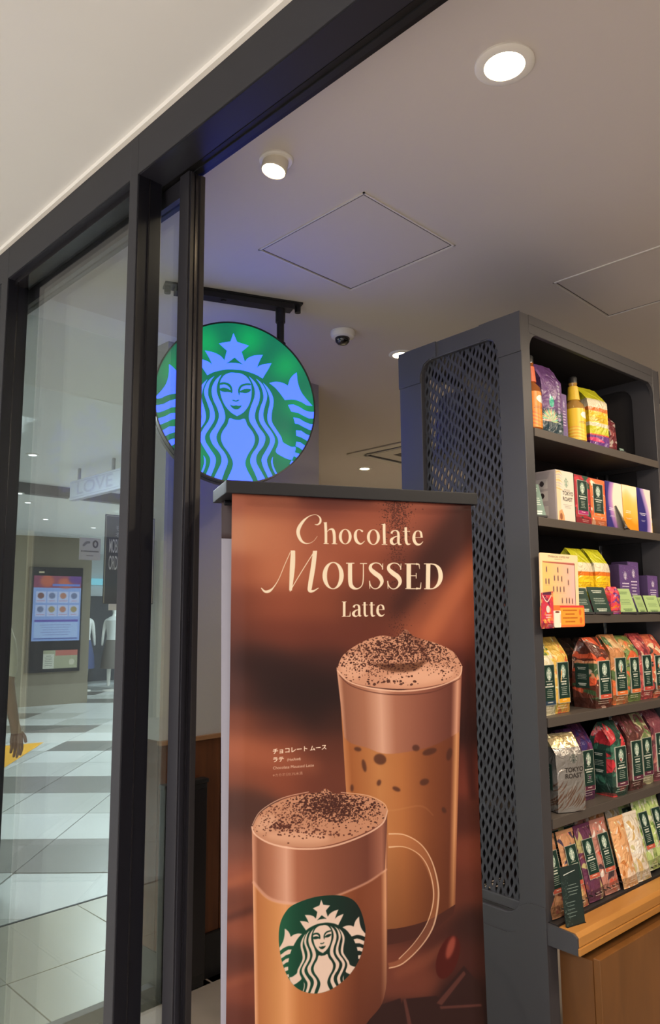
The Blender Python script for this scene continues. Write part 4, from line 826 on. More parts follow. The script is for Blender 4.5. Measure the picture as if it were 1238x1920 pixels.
def coffee_bag(x, y, z, w, h, d, artm, lab, label, group, rz=0, lean=0, accent=(150, 60, 40), seed=0, sidelabel=False, fold=1.0):
    """flat-bottomed gusseted bag, top folded to a ridge; x = front face, y = middle"""
    t = loc_thing('coffee_bag', x, y, z + .0005, rz); t.rotation_euler = (0, lean, RZ + rz); tag(t, label, 'coffee bag', group)
    r = random.Random(seed); rings = [(0, .0, -1.0, .95), (.025, .014, -1.01, .99), (.10, .035, -1.03, 1.0), (.3, .05, -1.04, .99), (.5, .045, -1.03, .985), (.66, .03, -1.0, .985), (.735, .01, -.98, .99), (.755, -.01, -.965, .99), (.84, -.17, -.86, .995), (.92, -.34, -.72, 1.0), (.985, -.485, -.60, 1.01), (1.0, -.52, -.565, 1.01)]
    b = MB(); nf, ns = 7, 4; per = 2 * (nf + ns)
    for fz, fx, bx, fwid in rings:
        x0, x1 = bx * d, fx * d; hw = w * fwid / 2; zz = h * fz; pin = max(0, (fz - .62)) * 1.1   # gusset pinches inwards at the top
        ring = []
        for i in range(nf): u = i / nf; ring.append((x1 + .004 * math.sin(PI * u), -hw + 2 * hw * u))
        for i in range(ns): u = i / ns; ring.append((x1 + (x0 - x1) * u, hw - pin * d * .8 * math.sin(PI * u)))
        for i in range(nf): u = i / nf; ring.append((x0 - .003 * math.sin(PI * u), hw - 2 * hw * u))
        for i in range(ns): u = i / ns; ring.append((x0 + (x1 - x0) * u, -hw + pin * d * .8 * math.sin(PI * u)))
        for px, py in ring: b.v.append((px + r.uniform(-1, 1) * .0016, py + r.uniform(-1, 1) * .0012, zz + (r.uniform(-1, 1) * .001 if fz > .02 else 0)))
    for j in range(len(rings) - 1):
        for k in range(per): a_ = j * per + k; c_ = j * per + (k + 1) % per; b.f.append((a_, c_, c_ + per, a_ + per))
    b.f.append(tuple(range(per - 1, -1, -1))); m_ = (len(rings) - 1) * per; b.f.append(tuple(range(m_, m_ + per)))
    b.uv = lambda co, lp: ((co.y / w + .5) * .7 + .3 if co.x > -.2 * d or True and abs(co.y) < w * .46 else max(0, .3 + co.x / d * .3), co.z / h)
    body = b.build('bag_body', artm, t, smooth=True)
    # rolled top with tin tie
    MB().prism([(-.50 * d, -w * .50, h * .985), (-.46 * d, -w * .50, h * .945), (-.47 * d, -w * .50, h * .94), (-.545 * d, -w * .50, h * .995), (-.53 * d, -w * .50, h * 1.004)], (0, w, 0)).build('top_fold', artm_plain(artm), t)
    if lab:
        lw, lh = w * .36, h * .27; cy = w * .06; zc = h * .40; n0 = []
        lb = MB(); pts = [(-1, -1), (1, -1), (1, 1), (-1, 1)]
        lb.v = [(d * .05 + .0055, cy + sy * lw, zc + sz * lh) for sy, sz in pts] + [(d * .05 + .0010, cy + sy * lw, zc + sz * lh) for sy, sz in pts]
        lb.v[2] = (d * .03 + .0055, cy + lw, zc + lh); lb.v[3] = (d * .03 + .0055, cy - lw, zc + lh)
        lb.f = [(0, 1, 2, 3), (7, 6, 5, 4), (0, 4, 5, 1), (1, 5, 6, 2), (2, 6, 7, 3), (3, 7, 4, 0)]
        lb.uv = lambda co, lp: ((co.y - cy) / (2 * lw) + .5, (co.z - zc) / (2 * lh) + .5)
        lb.build('coffee_label', label_mat(accent, seed % 3), body)
    if sidelabel:
        lb = MB(); lb.v = [(-.85 * d, -w * .5 - .0022, h * .28), (-.2 * d, -w * .5 - .0022, h * .28), (-.2 * d, -w * .5 - .0022, h * .62), (-.85 * d, -w * .5 - .0022, h * .62)]; lb.v += [(a_, q + .0012, c_) for a_, q, c_ in lb.v]
        lb.f = [(0, 1, 2, 3), (7, 6, 5, 4), (0, 4, 5, 1), (1, 5, 6, 2), (2, 6, 7, 3), (3, 7, 4, 0)]; lb.uv = lambda co, lp: ((co.x / d + .85) / .65, (co.z / h - .28) / .34)
        lb.build('side_label', card_mat('green'), body)
    return t
_pl = {}
def artm_plain(m):
    if m.name not in _pl: c = m.get('tone', None); _pl[m.name] = mat('fold_' + m.name, tuple(c) if c is not None else (150, 120, 100), .35)
    return _pl[m.name]
def bagmat(kind, pal, seed, tone=None, rough=.3):
    m = printed('bag_print_%s_%d' % (kind, seed), art(kind, pal, seed).image('bag_artwork'), rough, spec=.6, coat=.45, bump=.7); m['tone'] = tone or pal[0]; return m

def carton(x, y0, y1, z, h, d, m, label, cat='box', group='coffee boxes on the second shelf from the top', side=(220, 214, 206), rz=0, lab=None, accent=(170, 40, 110)):
    w = y1 - y0; t = loc_thing('coffee_box', x, (y0 + y1) / 2, z + .0005, rz); tag(t, label, cat, group)
    b = MB().box(-d, 0, -w / 2 + .0008, w / 2 - .0008, 0, h).build('carton', mat('carton_side_%d_%d_%d' % tuple(side), side, .45), t, bevel=.0012)
    f = MB(); f.box(.0001, .0009, -w / 2 + .0016, w / 2 - .0016, .001, h - .001); f.uv = lambda co, lp: (co.y / w + .5, co.z / h); f.build('front_panel', m, b)
    MB().box(-d + .004, -.002, -w / 2 + .004, w / 2 - .004, h, h + .0012).build('lid_flap', mat('carton_side_%d_%d_%d' % tuple(side), side, .45), t)
    if lab:
        g = MB().box(.0009, .0016, -w * .33, w * .33, h * .2, h * .9); g.uv = lambda co, lp: (co.y / (w * .66) + .5, (co.z / h - .2) / .7); g.build('coffee_label', label_mat(accent, 1), b)
    return t

def bottle(x, y, z, r, h, liquid, band, labm, label, group='syrup bottles on the rack'):
    t = loc_thing('syrup_bottle', x, y, z + .0005); tag(t, label, 'bottle', group)
    MB().lathe([(r * .9, 0), (r, .004), (r, h * .52), (r * .93, h * .57), (r * .55, h * .63), (r * .42, h * .68), (r * .38, h * .88), (r * .42, h * .89), (r * .42, h * .905)], n=28).build('glass_body', mat('syrup_' + '_'.join(map(str, liquid)), liquid, .08, coat=1), t, smooth=True)
    lb = MB(); n = 20; a0 = -1.9; a1 = 1.3
    for zz in (h * .03, h * .50):
        for k in range(n + 1): a_ = a0 + (a1 - a0) * k / n; lb.v.append((r * 1.015 * math.cos(a_), r * 1.015 * math.sin(a_), zz))
    for k in range(n): lb.f.append((k, k + 1, n + 2 + k, n + 1 + k))
    lb.uv = lambda co, lp: ((math.atan2(co.y, co.x) - a0) / (a1 - a0), (co.z - h * .03) / (h * .47)); lb.build('bottle_label', labm, t, smooth=True)
    MB().lathe([(r * .50, h * .64), (r * .60, h * .645), (r * .47, h * .85), (r * .43, h * .855)], n=24).build('neck_band', mat('neck_' + '_'.join(map(str, band)), band, .4, vary=.25, vscale=60), t, smooth=True)
    MB().lathe([(r * .40, h * .90), (r * .42, h * .985), (r * .36, h)], n=22).build('cap', M_black, t, smooth=True)
    return t

def price_card(x, y, z, w, h, kind, label, group, rz=0, lean=-.3):
    t = loc_thing('price_card', x, y, z + .001, rz); t.rotation_euler = (0, lean, RZ + rz); tag(t, label, 'price card', group)
    f = MB().box(-.0006, .0006, -w / 2, w / 2, .004, h); f.uv = lambda co, lp: (co.y / w + .5, co.z / h); f.build('card', card_mat(kind), t)
    MB().box(-.004, .005, -w / 2 - .001, w / 2 + .001, .0, .006).build('holder', mat('clear_holder', (60, 60, 62), .15), t)
    return t
# ---- top shelf
Z1, Z2, Z3, Z4, Z5 = SHZ
M_or = printed('orange_syrup_label', art('waves', [(240, 140, 40), (226, 96, 44), (246, 168, 60)], 3).image('syrup_label_print'), .4)
M_ye = printed('yellow_syrup_label', art('waves', [(240, 196, 40), (244, 160, 60), (250, 214, 110)], 4).image('syrup_label_print'), .4)
bottle(-.034, .088, Z1, .032, .238, (150, 84, 30), (228, 110, 70), M_or, 'orange-labelled syrup bottle at the rack post on the top shelf')
bottle(-.040, .345, Z1, .034, .226, (170, 128, 60), (236, 190, 50), M_ye, 'yellow-labelled syrup bottle in the middle of the top shelf')
pv = bagmat('succulent', [(112, 74, 132), (160, 120, 176), (90, 190, 160), (220, 226, 170)], 5)
coffee_bag(-.03, .195, Z1, .10, .242, .075, pv, False, 'large purple coffee bag beside the orange syrup bottle on the top shelf', 'coffee bags on the top shelf', seed=2, sidelabel=True, rz=-.1)
carton(-.03, .248, .284, Z1, .152, .05, printed('small_purple_box', art('stars', [(112, 82, 140), (180, 150, 200), (120, 200, 170)], 8).image('box_print'), .4), 'small slim purple box between purple bag and yellow syrup bottle on the top shelf', group='boxes on the top shelf', side=(104, 76, 128))
M_band = bagmat('bands', [(240, 196, 40)], 6, tone=(214, 206, 60))
coffee_bag(-.03, .475, Z1, .105, .222, .085, M_band, False, 'yellow and purple striped coffee bag on the top shelf', 'coffee bags on the top shelf', seed=3, sidelabel=True, rz=-.12)
coffee_bag(-.055, .598, Z1, .08, .16, .07, bagmat('botanical', [(110, 34, 44), (150, 60, 60), (60, 30, 34), (200, 190, 180)], 7), False, 'small maroon coffee bag behind the striped bag on the top shelf', 'coffee bags on the top shelf', seed=4)
price_card(-.012, .60, Z1, .03, .018, 'teal', 'tiny pale price card lying at the right end of the top shelf', 'price cards along the rack shelves')
# ---- second shelf: boxes
tk = Cv(96, 140, (226, 216, 200)); tk.fill([rect(0, 0, 22, 140)], (226, 206, 170)); 
for i in range(7): tk.fill([stroke([(0, 8 + i * 7, 2), (20, 4 + i * 8, 3), (34, 12 + i * 7, 1)])], [(216, 150, 60), (170, 160, 190), (190, 180, 170)][i % 3], al=.6)
emblem(tk, unit(54, 30, 12, 15), (226, 218, 204), (120, 150, 130)); tk.fill(text_polys('TOKYO', 32, 66, 15, 1.1, 0, .02), (70, 64, 60)); tk.fill(text_polys('ROAST', 32, 82, 15, 1.1, 0, .02), (70, 64, 60))
txtbars(tk, 30, 84, 50, 2, 3, (120, 110, 100), 1, 1); txtbars(tk, 34, 80, 92, 3, 4, (150, 140, 130), 1.2, 2); tk.fill([np.array([(6, 140), (10, 112), (26, 106), (36, 122), (38, 140)])], (216, 160, 110)); tk.fill([ell(20, 126, 7, 9)], (150, 90, 60))
t = carton(-.022, .185, .287, Z2, .162, .10, printed('cream_box_front', tk.image('box_print'), .45), 'cream single-serve coffee box with picture icons on its side', side=(188, 176, 176))
ic = Cv(90, 140, (176, 164, 164)); 
for i, y in enumerate((20, 55, 98)): ic.fill([rect(20, y, 66, y + 28)], (200, 190, 186)); ic.fill([ell(46, y + 13, 7, 8)], (60, 48, 50)); ic.fill([rect(38, y + 12, 54, y + 15)], (60, 48, 50))
sp = MB().box(-.098, -.004, -.0512, -.0504, .004, .158); sp.uv = lambda co, lp: ((co.x + .098) / .094, (co.z - .004) / .154); sp.build('side_panel', printed('cream_box_side', ic.image('box_print'), .45), t)
carton(-.022, .289, .382, Z2, .160, .09, printed('red_green_box', art('botanical', [(170, 44, 56), (40, 84, 62), (206, 60, 70), (46, 60, 50)], 11).image('box_print'), .45), 'red and dark green coffee box beside the cream box', lab=True, accent=(170, 40, 110), side=(46, 60, 52))
carton(-.022, .384, .480, Z2, .158, .09, printed('orange_box', art('botanical', [(226, 120, 70), (246, 214, 176), (214, 80, 50), (250, 236, 216)], 12).image('box_print'), .45), 'orange and cream coffee box with a dark green label', lab=True, accent=(226, 120, 50), side=(214, 90, 70))
carton(-.022, .482, .592, Z2, .160, .09, printed('violet_box', art('fade', [(52, 46, 120), (244, 226, 208), (196, 120, 210)], 13).image('box_print'), .45), 'dark blue to cream coffee box right of the orange and cream one', side=(60, 50, 120))
carton(-.022, .594, .698, Z2, .160, .09, printed('amber_box', art('fade', [(246, 228, 196), (244, 150, 30), (246, 196, 80)], 14).image('box_print'), .45), 'cream to bright orange coffee box on the second shelf', side=(240, 200, 140))
carton(-.022, .700, .800, Z2, .160, .09, printed('indigo_box', art('fade', [(46, 40, 116), (244, 222, 214), (190, 150, 220)], 15).image('box_print'), .45), 'indigo to pink coffee box at the right end of the box row', side=(60, 50, 120))
price_card(-.012, .075, Z2, .048, .112, 'teal', 'pale teal price card leaning at the left end of the second shelf', 'price cards along the rack shelves', rz=-.35)
price_card(.0, .575, Z2, .065, .085, 'green', 'dark price card in front of the dark blue and cream box', 'price cards along the rack shelves', rz=.35, lean=-.35)
for i, (y, xx_) in enumerate(((.66, -.185), (.775, -.17))):
    bottle(xx_, y, Z2, .03, .235, (60, 44, 34), [(70, 60, 56), (236, 190, 50)][i], M_ye, ['dark-capped bottle behind the orange box on the second shelf', 'yellow-banded bottle behind the indigo box on the second shelf'][i])
bottle(-.05, .822, Z2, .017, .12, (150, 110, 40), (236, 200, 60), M_ye, 'small yellow bottle squeezed at the right end of the second shelf')
# ---- third shelf
bottle(-.07, .072, Z3, .022, .20, (120, 50, 40), (220, 90, 70), M_or, 'small red-banded bottle above the coffee map board')
coffee_bag(-.11, .18, Z3, .12, .20, .08, bagmat('botanical', [(50, 24, 26), (120, 40, 40), (30, 20, 22), (200, 110, 90)], 21), False, 'dark red coffee bag half hidden behind the coffee map board', 'coffee bags on the third shelf', seed=8)
coffee_bag(-.035, .347, Z3, .088, .212, .075, M_band, False, 'yellow striped coffee bag next to the coffee map board', 'coffee bags on the third shelf', seed=11, sidelabel=True)
coffee_bag(-.030, .445, Z3, .092, .214, .075, M_band, False, 'second yellow striped coffee bag right of its twin on the third shelf', 'coffee bags on the third shelf', seed=12, sidelabel=True)
sv = printed('purple_box', art('stars', [(96, 70, 126), (176, 120, 190), (210, 130, 190), (140, 170, 190)], 22).image('box_print'), .45)
for (y0, y1, hh, x_, l) in ((.575, .655, .168, -.04, 'purple starry coffee box, leftmost on the third shelf'), (.664, .742, .182, -.055, 'taller purple starry coffee box in the middle of the third shelf'), (.752, .83, .135, -.03, 'low purple starry coffee box at the right end of the third shelf')):
    carton(x_, y0, y1, Z3, hh, .06, sv, l, group='purple boxes on the third shelf', side=(70, 52, 90))
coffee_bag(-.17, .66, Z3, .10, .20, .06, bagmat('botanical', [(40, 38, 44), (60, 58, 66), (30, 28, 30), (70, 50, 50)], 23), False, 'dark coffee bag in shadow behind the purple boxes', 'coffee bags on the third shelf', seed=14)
price_card(.0, .285, Z3, .07, .085, 'green', 'dark green price card under the left yellow striped bag', 'price cards along the rack shelves', rz=-.1)
price_card(.004, .380, Z3, .088, .09, 'green', 'wide dark green price card under the yellow striped bags', 'price cards along the rack shelves', rz=-.1)
coffee_bag(-.004, .472, Z3 + .001, .06, .088, .02, bagmat('botanical', [(226, 70, 90), (112, 60, 140), (236, 120, 50), (112, 60, 140)], 24), False, 'small pink and purple sachet beside the dark green price card', 'coffee bags on the third shelf', seed=15)
for y, w_, h_, l, rz_ in ((.553, .088, .088, 'large light green price card, leftmost of the light green ones', -.1), (.650, .072, .066, 'light green price card under the middle purple box', .1), (.735, .075, .066, 'light green price card under the low purple box', -.15), (.812, .05, .06, 'light green price card at the right post of the rack', .1)):
    price_card(.0, y, Z3, w_, h_, 'lime', l, 'price cards along the rack shelves', rz=rz_)
# coffee map board hung in front of the post side of the third shelf
mb = Cv(190, 300, (246, 214, 170)); yy_, xx_ = np.mgrid[0:300, 0:190]; tt = np.clip((xx_ - 30) / 150., 0, 1)[..., None]
mb.a = np.where((yy_[..., None] > 30) & (xx_[..., None] < 172) & (xx_[..., None] > 8), (1 - tt) * np.array((248, 196, 120)) / 255 + tt * np.array((240, 184, 186)) / 255, mb.a)
tp = text_polys('STARBUCKS COFFEE MAP', 38, 16, 11.5, .82); mb.fill(tp, (90, 70, 60)); txtbars(mb, 60, 120, 21, 1, 3, (120, 96, 84), 1.6, 3)
mb.fill([np.array([(12, 34), (172, 34), (172, 42), (12, 38)])], (176, 96, 84)); mb.fill([rect(171, 36, 173, 240)], (70, 40, 50))
for x, y in ((26, 52), (82, 52), (132, 54), (22, 100), (36, 100), (64, 86), (82, 86), (100, 88), (134, 102), (58, 130), (76, 130), (92, 131), (110, 130), (100, 176), (122, 176), (136, 176), (152, 178)):
    mb.fill([rect(x, y, x + 7, y + 25)], (196, 150, 120)); mb.fill([rect(x + 1, y + 4, x + 5.5, y + 22)], (110, 84, 84)); txtbars(mb, x - 4, x + 12, y + 28, 1, 2, (170, 130, 110), .8, x)
M_map = printed('coffee_map_print', mb.image('coffee_map_artwork'), .35)
t = loc_thing('coffee_map_board', .012, .02, 1.478); t.rotation_euler = (0, 0, RZ + .0); tag(t, 'cream and pink coffee map board standing at the left of the third shelf', 'sign board')
t.rotation_euler = (0, .02, RZ)
bb = MB(); bb.prism([(0, y, z) for y, z in rrect(-.002, .197, 0, .195, .006)], (.004, 0, 0)); bb.uv = lambda co, lp: ((co.y + .002) / .199, 1 - (.195 - co.z) / .195 * .9); bb.build('board', M_map, t)
pr = Cv(260, 80, (238, 120, 60)); pr.fill([rect(112, 6, 254, 72)], (246, 160, 60)); pr.fill([rect(110, 2, 258, 8)], (220, 60, 70))
for i in range(4): txtbars(pr, 124, 216, 16 + i * 14, 1, 4, (170, 90, 30), 5, i)
pr.fill([ell(232, 26, 8, 12), ell(236, 56, 9, 12)], (220, 110, 50))
pc = MB(); pc.prism([(.0055, y, z) for y, z in rrect(-.012, .218, -.018, .045, .008)], (.003, 0, 0)); pc.uv = lambda co, lp: ((co.y + .012) / .23, (co.z + .018) / .063); pc.build('promotion_strip', printed('promotion_print', pr.image('promotion_artwork'), .35), t)
bg = art('botanical', [(206, 60, 80), (240, 130, 60), (120, 40, 80), (236, 160, 90), (226, 80, 60)], 31, 96, 180); bg.fill([rect(10, 0, 80, 18)], (90, 44, 70)); bg.fill([stroke([(8, 20, 5), (44, 52, 6), (80, 20, 5)])], (244, 210, 190)); bg.fill([ell(50, 88, 14, 18)], (214, 214, 204)); txtbars(bg, 20, 80, 112, 2, 12, (240, 190, 190), 7, 4)
pc = MB(); pc.prism([(.009, y, z) for y, z in ((-.013, -.020), (.046, -.020), (.046, .085), (-.010, .080))], (.003, 0, 0)); pc.uv = lambda co, lp: ((co.y + .013) / .06, (co.z + .02) / .105); pc.build('promotion_bag_picture', printed('promotion_bag_print', bg.image('promotion_bag_artwork'), .35), t)
mg = Cv(60, 90, (244, 232, 214)); mg.fill([ell(28, 8, 20, 5)], (120, 60, 40)); mg.fill([rect(50, 20, 60, 66)], (236, 196, 170))
pc = MB(); pc.prism([(.0125, y, z) for y, z in rrect(.044, .078, -.018, .030, .004)], (.003, 0, 0)); pc.uv = lambda co, lp: ((co.y - .044) / .034, (co.z + .018) / .048); pc.build('promotion_cup_picture', printed('promotion_cup_print', mg.image('promotion_cup_artwork'), .35), t)
# ---- fourth shelf: flavour bags
G4 = 'coffee bags on the fourth shelf'
specs = [(.095, .078, [(236, 226, 190), (240, 206, 50), (120, 110, 130), (250, 240, 220), (110, 130, 60)], 'cream and yellow coffee bag at the left end of the fourth shelf', (40, 60, 80), -.03, 0),
         (.178, .080, [(232, 190, 90), (214, 90, 60), (236, 150, 70), (246, 220, 150)], 'yellow coffee bag with red leaves, second on the fourth shelf', (226, 160, 40), -.035, 0),
         (.375, .088, [(96, 50, 40), (226, 96, 60), (60, 90, 60), (222, 150, 110), (236, 200, 180)], 'brown and orange coffee bag right of the gap on the fourth shelf', (200, 80, 60), -.012, 1),
         (.497, .088, [(196, 136, 90), (226, 110, 60), (80, 110, 70), (226, 190, 140)], 'tan coffee bag with green leaves in the middle of the fourth shelf', (220, 110, 50), -.022, 1),
         (.605, .078, [(120, 140, 80), (226, 100, 60), (60, 80, 60), (206, 150, 90)], 'olive and orange coffee bag on the fourth shelf', (214, 110, 60), -.03, 1),
         (.700, .078, [(190, 80, 80), (120, 50, 60), (226, 190, 160), (206, 110, 100)], 'red and cream coffee bag on the fourth shelf', (190, 70, 60), -.034, 0),
         (.784, .084, [(214, 110, 80), (236, 216, 180), (60, 60, 60), (190, 60, 60)], 'coral and cream coffee bag at the right end of the fourth shelf', (120, 60, 40), -.03, 0)]
for i, (y, w_, pal, l, ac, x_, sl_) in enumerate(specs):
    coffee_bag(x_, y, Z4, w_, .215 + .006 * (i % 2), .075, bagmat('botanical', pal, 40 + i, tone=pal[0]), True, l, G4, seed=20 + i, accent=ac, rz=-.05 if i > 1 else -.02, sidelabel=bool(sl_))
for i in range(4):
    coffee_bag(-.125, .40 + .11 * i, Z4, .08, .21, .06, bagmat('botanical', [(80, 60, 50), (150, 80, 60), (60, 70, 50)], 60), False, 'coffee bag in the back row of the fourth shelf, behind ' + ['the brown and orange bag', 'the tan bag', 'the olive bag', 'the coral bag'][i], 'back row coffee bags on the fourth shelf', seed=30 + i)
# ---- fifth shelf: dark roasts
G5 = 'coffee bags on the fifth shelf'
silver = Cv(96, 200, (160, 156, 152)); 
for i in range(30):
    r_ = random.Random(i); x, y = r_.uniform(0, 96), r_.uniform(140, 200); silver.fill([stroke([(x, y, .6), (x + 12, y - 14, 3), (x + 20, y - 30, .5)])], (120, 84, 66), al=.8)
silver.fill(text_polys('TOKYO', 46, 96, 17, .8, 0, .02), (60, 56, 54)); silver.fill(text_polys('ROAST', 46, 112, 17, .8, 0, .02), (60, 56, 54)); silver.fill([rect(0, 0, 96, 34)], (226, 206, 160))
txtbars(silver, 40, 86, 6, 4, 6, (200, 160, 90), 1.6, 6); emblem(silver, unit(70, 60, 11, 14), (200, 194, 188), (90, 100, 94))
ms = printed('silver_bag_print', silver.image('bag_artwork'), .25, spec=.7, coat=.4, bump=.6); ms['tone'] = (216, 198, 160); ms.node_tree.nodes['Principled BSDF'].inputs['Metallic'].default_value = .55
coffee_bag(-.004, .155, Z5 + .002, .10, .212, .08, ms, False, 'silver coffee bag leaning out at the left end of the fifth shelf', G5, seed=51, sidelabel=True, rz=-.30)
specs = [(.232, .08, [(70, 40, 80), (110, 60, 120), (60, 30, 50), (130, 190, 110)], 'dark purple coffee bag right behind the silver bag', -.035, .215),
         (.318, .076, [(90, 44, 84), (150, 60, 60), (60, 50, 110), (120, 60, 110)], 'purple and red coffee bag on the fifth shelf', -.05, .22),
         (.442, .082, [(40, 70, 60), (200, 50, 60), (60, 110, 90), (226, 70, 70)], 'dark green coffee bag with red fruit on the fifth shelf', -.01, .222),
         (.560, .080, [(92, 54, 50), (110, 50, 60), (70, 40, 44), (150, 90, 80)], 'brown coffee bag in the middle of the fifth shelf', -.018, .228),
         (.655, .078, [(196, 190, 150), (100, 60, 60), (110, 130, 80), (120, 60, 70)], 'pale floral coffee bag on the fifth shelf', -.03, .225),
         (.752, .086, [(130, 70, 80), (90, 50, 60), (190, 120, 110)], 'rose brown coffee bag at the right end of the fifth shelf', -.028, .235)]
for i, (y, w_, pal, l, x_, h_) in enumerate(specs):
    coffee_bag(x_, y, Z5, w_, h_, .075, bagmat('botanical', pal, 70 + i, tone=pal[0]), True, l, G5, seed=60 + i, accent=(90, 40, 60), rz=-.08, sidelabel=i > 1)
# ---- tray: packets leaning back
G6 = 'coffee packets standing in the wooden tray'
def packet(x, y, z, w, h, m, lab, label, seed=0, rz=-.05, lean=-.22, plain=False):
    t = loc_thing('coffee_packet', x, y, z, rz); t.rotation_euler = (0, lean, RZ + rz); tag(t, label, 'packet', G6)
    b = MB(); prof = [(0, .006), (.03, .011), (.5, .014), (.85, .010), (.93, .003), (1, .0015)]
    for fz, d in prof:
        for px, py in ((0, -w / 2), (d * .4, -w / 4), (d * .5, 0), (d * .4, w / 4), (0, w / 2), (-d * .5, w / 4), (-d * .6, 0), (-d * .5, -w / 4)): b.v.append((px, py, fz * h))
    for j in range(len(prof) - 1):
        for k in range(8): b.f.append((j * 8 + k, j * 8 + (k + 1) % 8, (j + 1) * 8 + (k + 1) % 8, (j + 1) * 8 + k))
    b.f += [tuple(range(7, -1, -1)), tuple(range(40, 48))]; b.uv = lambda co, lp: (co.y / w + .5, co.z / h)
    bd_ = b.build('packet_body', m, t, smooth=True)
    MB().box(-.0012, .0018, -w / 2, w / 2, h * .955, h).build('seal', artm_plain(m), bd_)
    if lab:
        g = MB().box(.0078, .0086, -w * .30, w * .36, h * .28, h * .80); g.uv = lambda co, lp: ((co.y / w + .30) / .66, (co.z / h - .28) / .52); g.build('coffee_label', label_mat((190, 90, 70), seed % 3), bd_)
    return t
pk = [bagmat('botanical', p, 90 + i, tone=p[0], rough=.4) for i, p in enumerate(([(176, 122, 84), (110, 60, 44), (206, 150, 110), (150, 60, 60)], [(206, 150, 110), (60, 50, 80), (226, 190, 130), (190, 90, 80)],
      [(104, 54, 84), (60, 30, 40), (190, 180, 120), (130, 70, 60)], [(190, 130, 116), (60, 50, 60), (214, 90, 70), (236, 226, 216)], [(226, 170, 120), (240, 220, 200), (196, 120, 60), (240, 200, 150)], [(226, 214, 196), (190, 180, 130), (240, 236, 226), (206, 170, 110)]))]
rows = [(-.005, .060, 0, 'brown coffee packet behind the dark information card'), (.0, .150, 1, 'pink coffee packet second in the front row of the tray'), (.0, .240, 2, 'purple coffee packet third in the front row of the tray'), (.0, .328, 3, 'rose and white coffee packet beside the plain orange one'),
        (.012, .415, 4, 'plain orange coffee packet in the front row of the tray'), (.012, .500, 5, 'plain cream coffee packet in the front row of the tray')]
for i, (x_, y, k, l) in enumerate(rows): packet(x_ + .012, y, .681, .080, .205 if k < 4 else .198, pk[k], k < 4, l, i)
for i, (y, k, l) in enumerate(((.020, 0, 'brown coffee packet in the second row beside the rack post'), (.115, 1, 'pink coffee packet in the second row of the tray'), (.20, 2, 'purple coffee packet in the second row of the tray'), (.29, 3, 'rose coffee packet in the second row of the tray'), (.378, 4, 'orange coffee packet in the second row of the tray'), (.47, 5, 'pale coffee packet in the second row of the tray'))):
    packet(-.052, y + .05, .704, .080, .205, pk[k], k < 3, l, i + 3)
gr_ = bagmat('botanical', [(186, 206, 130), (226, 226, 200), (120, 150, 80)], 99)
for i, (x_, y) in enumerate(((.012, .585), (-.052, .60), (.012, .672))): packet(x_, y, .69, .08, .215, gr_, True, ['light green coffee packet at the right edge of the front row', 'light green coffee packet at the right edge of the second row', 'light green coffee packet farthest right in the tray'][i], i)
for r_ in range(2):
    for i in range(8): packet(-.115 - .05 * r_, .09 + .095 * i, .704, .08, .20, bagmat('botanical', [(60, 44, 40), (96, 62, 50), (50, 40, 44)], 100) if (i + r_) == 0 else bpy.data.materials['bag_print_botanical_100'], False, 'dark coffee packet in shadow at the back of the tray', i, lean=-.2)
t = loc_thing('information_card', .055, .052, .672); t.rotation_euler = (0, -.10, RZ - .18); tag(t, 'dark green information card standing in front of the tray packets', 'price card')
cd = Cv(90, 190, (32, 46, 44)); cd.fill([stroke([(14, 26, 3), (40, 22, 2.5), (70, 18, 2)])], (220, 224, 216)); txtbars(cd, 20, 80, 60, 4, 10, (150, 164, 156), 2, 3); txtbars(cd, 8, 60, 112, 5, 11, (120, 136, 130), 2.4, 5); 
for i in range(60): r2_ = random.Random(i); cd.fill([ell(r2_.uniform(2, 30), r2_.uniform(30, 188), 2, 2, n=6)], (96, 118, 110), al=.6)
f = MB().box(-.001, .001, -.036, .036, .0, .150); f.uv = lambda co, lp: (co.y / .072 + .5, co.z / .150); f.build('card', printed('information_card_print', cd.image('information_card_artwork'), .4), t); MB().box(-.004, .004, -.036, .036, -.001, .004).build('foot', M_black, t)
# ---- the other side of the rack: tumblers and packs seen through the pierced panel
M_cup = glass('tumbler_clear', (.8, .82, .84), 1.45, .05, .25, (200, 200, 205)); M_lid = mat('tumbler_lid', (190, 184, 176), .4)
G7 = 'tumblers on the far side of the rack'
for k, z in enumerate([SHZ[1], SHZ[2], SHZ[3], SHZ[4]]):
    for i in range(3):
        t = loc_thing('tumbler', -.31 - .06 * ((i + k) % 3) + .01, .10 + .11 * i, z); tag(t, 'clear tumbler with pale lid on %s shelf of the far side of the rack' % ['the second', 'the third', 'the fourth', 'the fifth'][k], 'tumbler', G7)
        MB().lathe([(.026, 0), (.03, .01), (.038, .13), (.0385, .135)], n=20).build('cup', M_cup, t, smooth=True); MB().lathe([(.039, .132), (.041, .136), (.041, .15), (.034, .158), (.01, .16)], n=20).build('lid', M_lid, t, smooth=True)
for i, (x_, y, z, hh, c) in enumerate(((-.33, .10, SHZ[0], .2, (86, 86, 104)), (-.38, .14, SHZ[0], .16, (110, 104, 118)))):
    carton(x_, y, y + .09, z, hh, .08, mat('grey_box_front_%d' % i, c, .5), ['dark grey gift box on the far side of the top shelf', 'lighter grey gift box on the far side of the top shelf'][i], group='gift boxes on the far side of the rack', side=c)
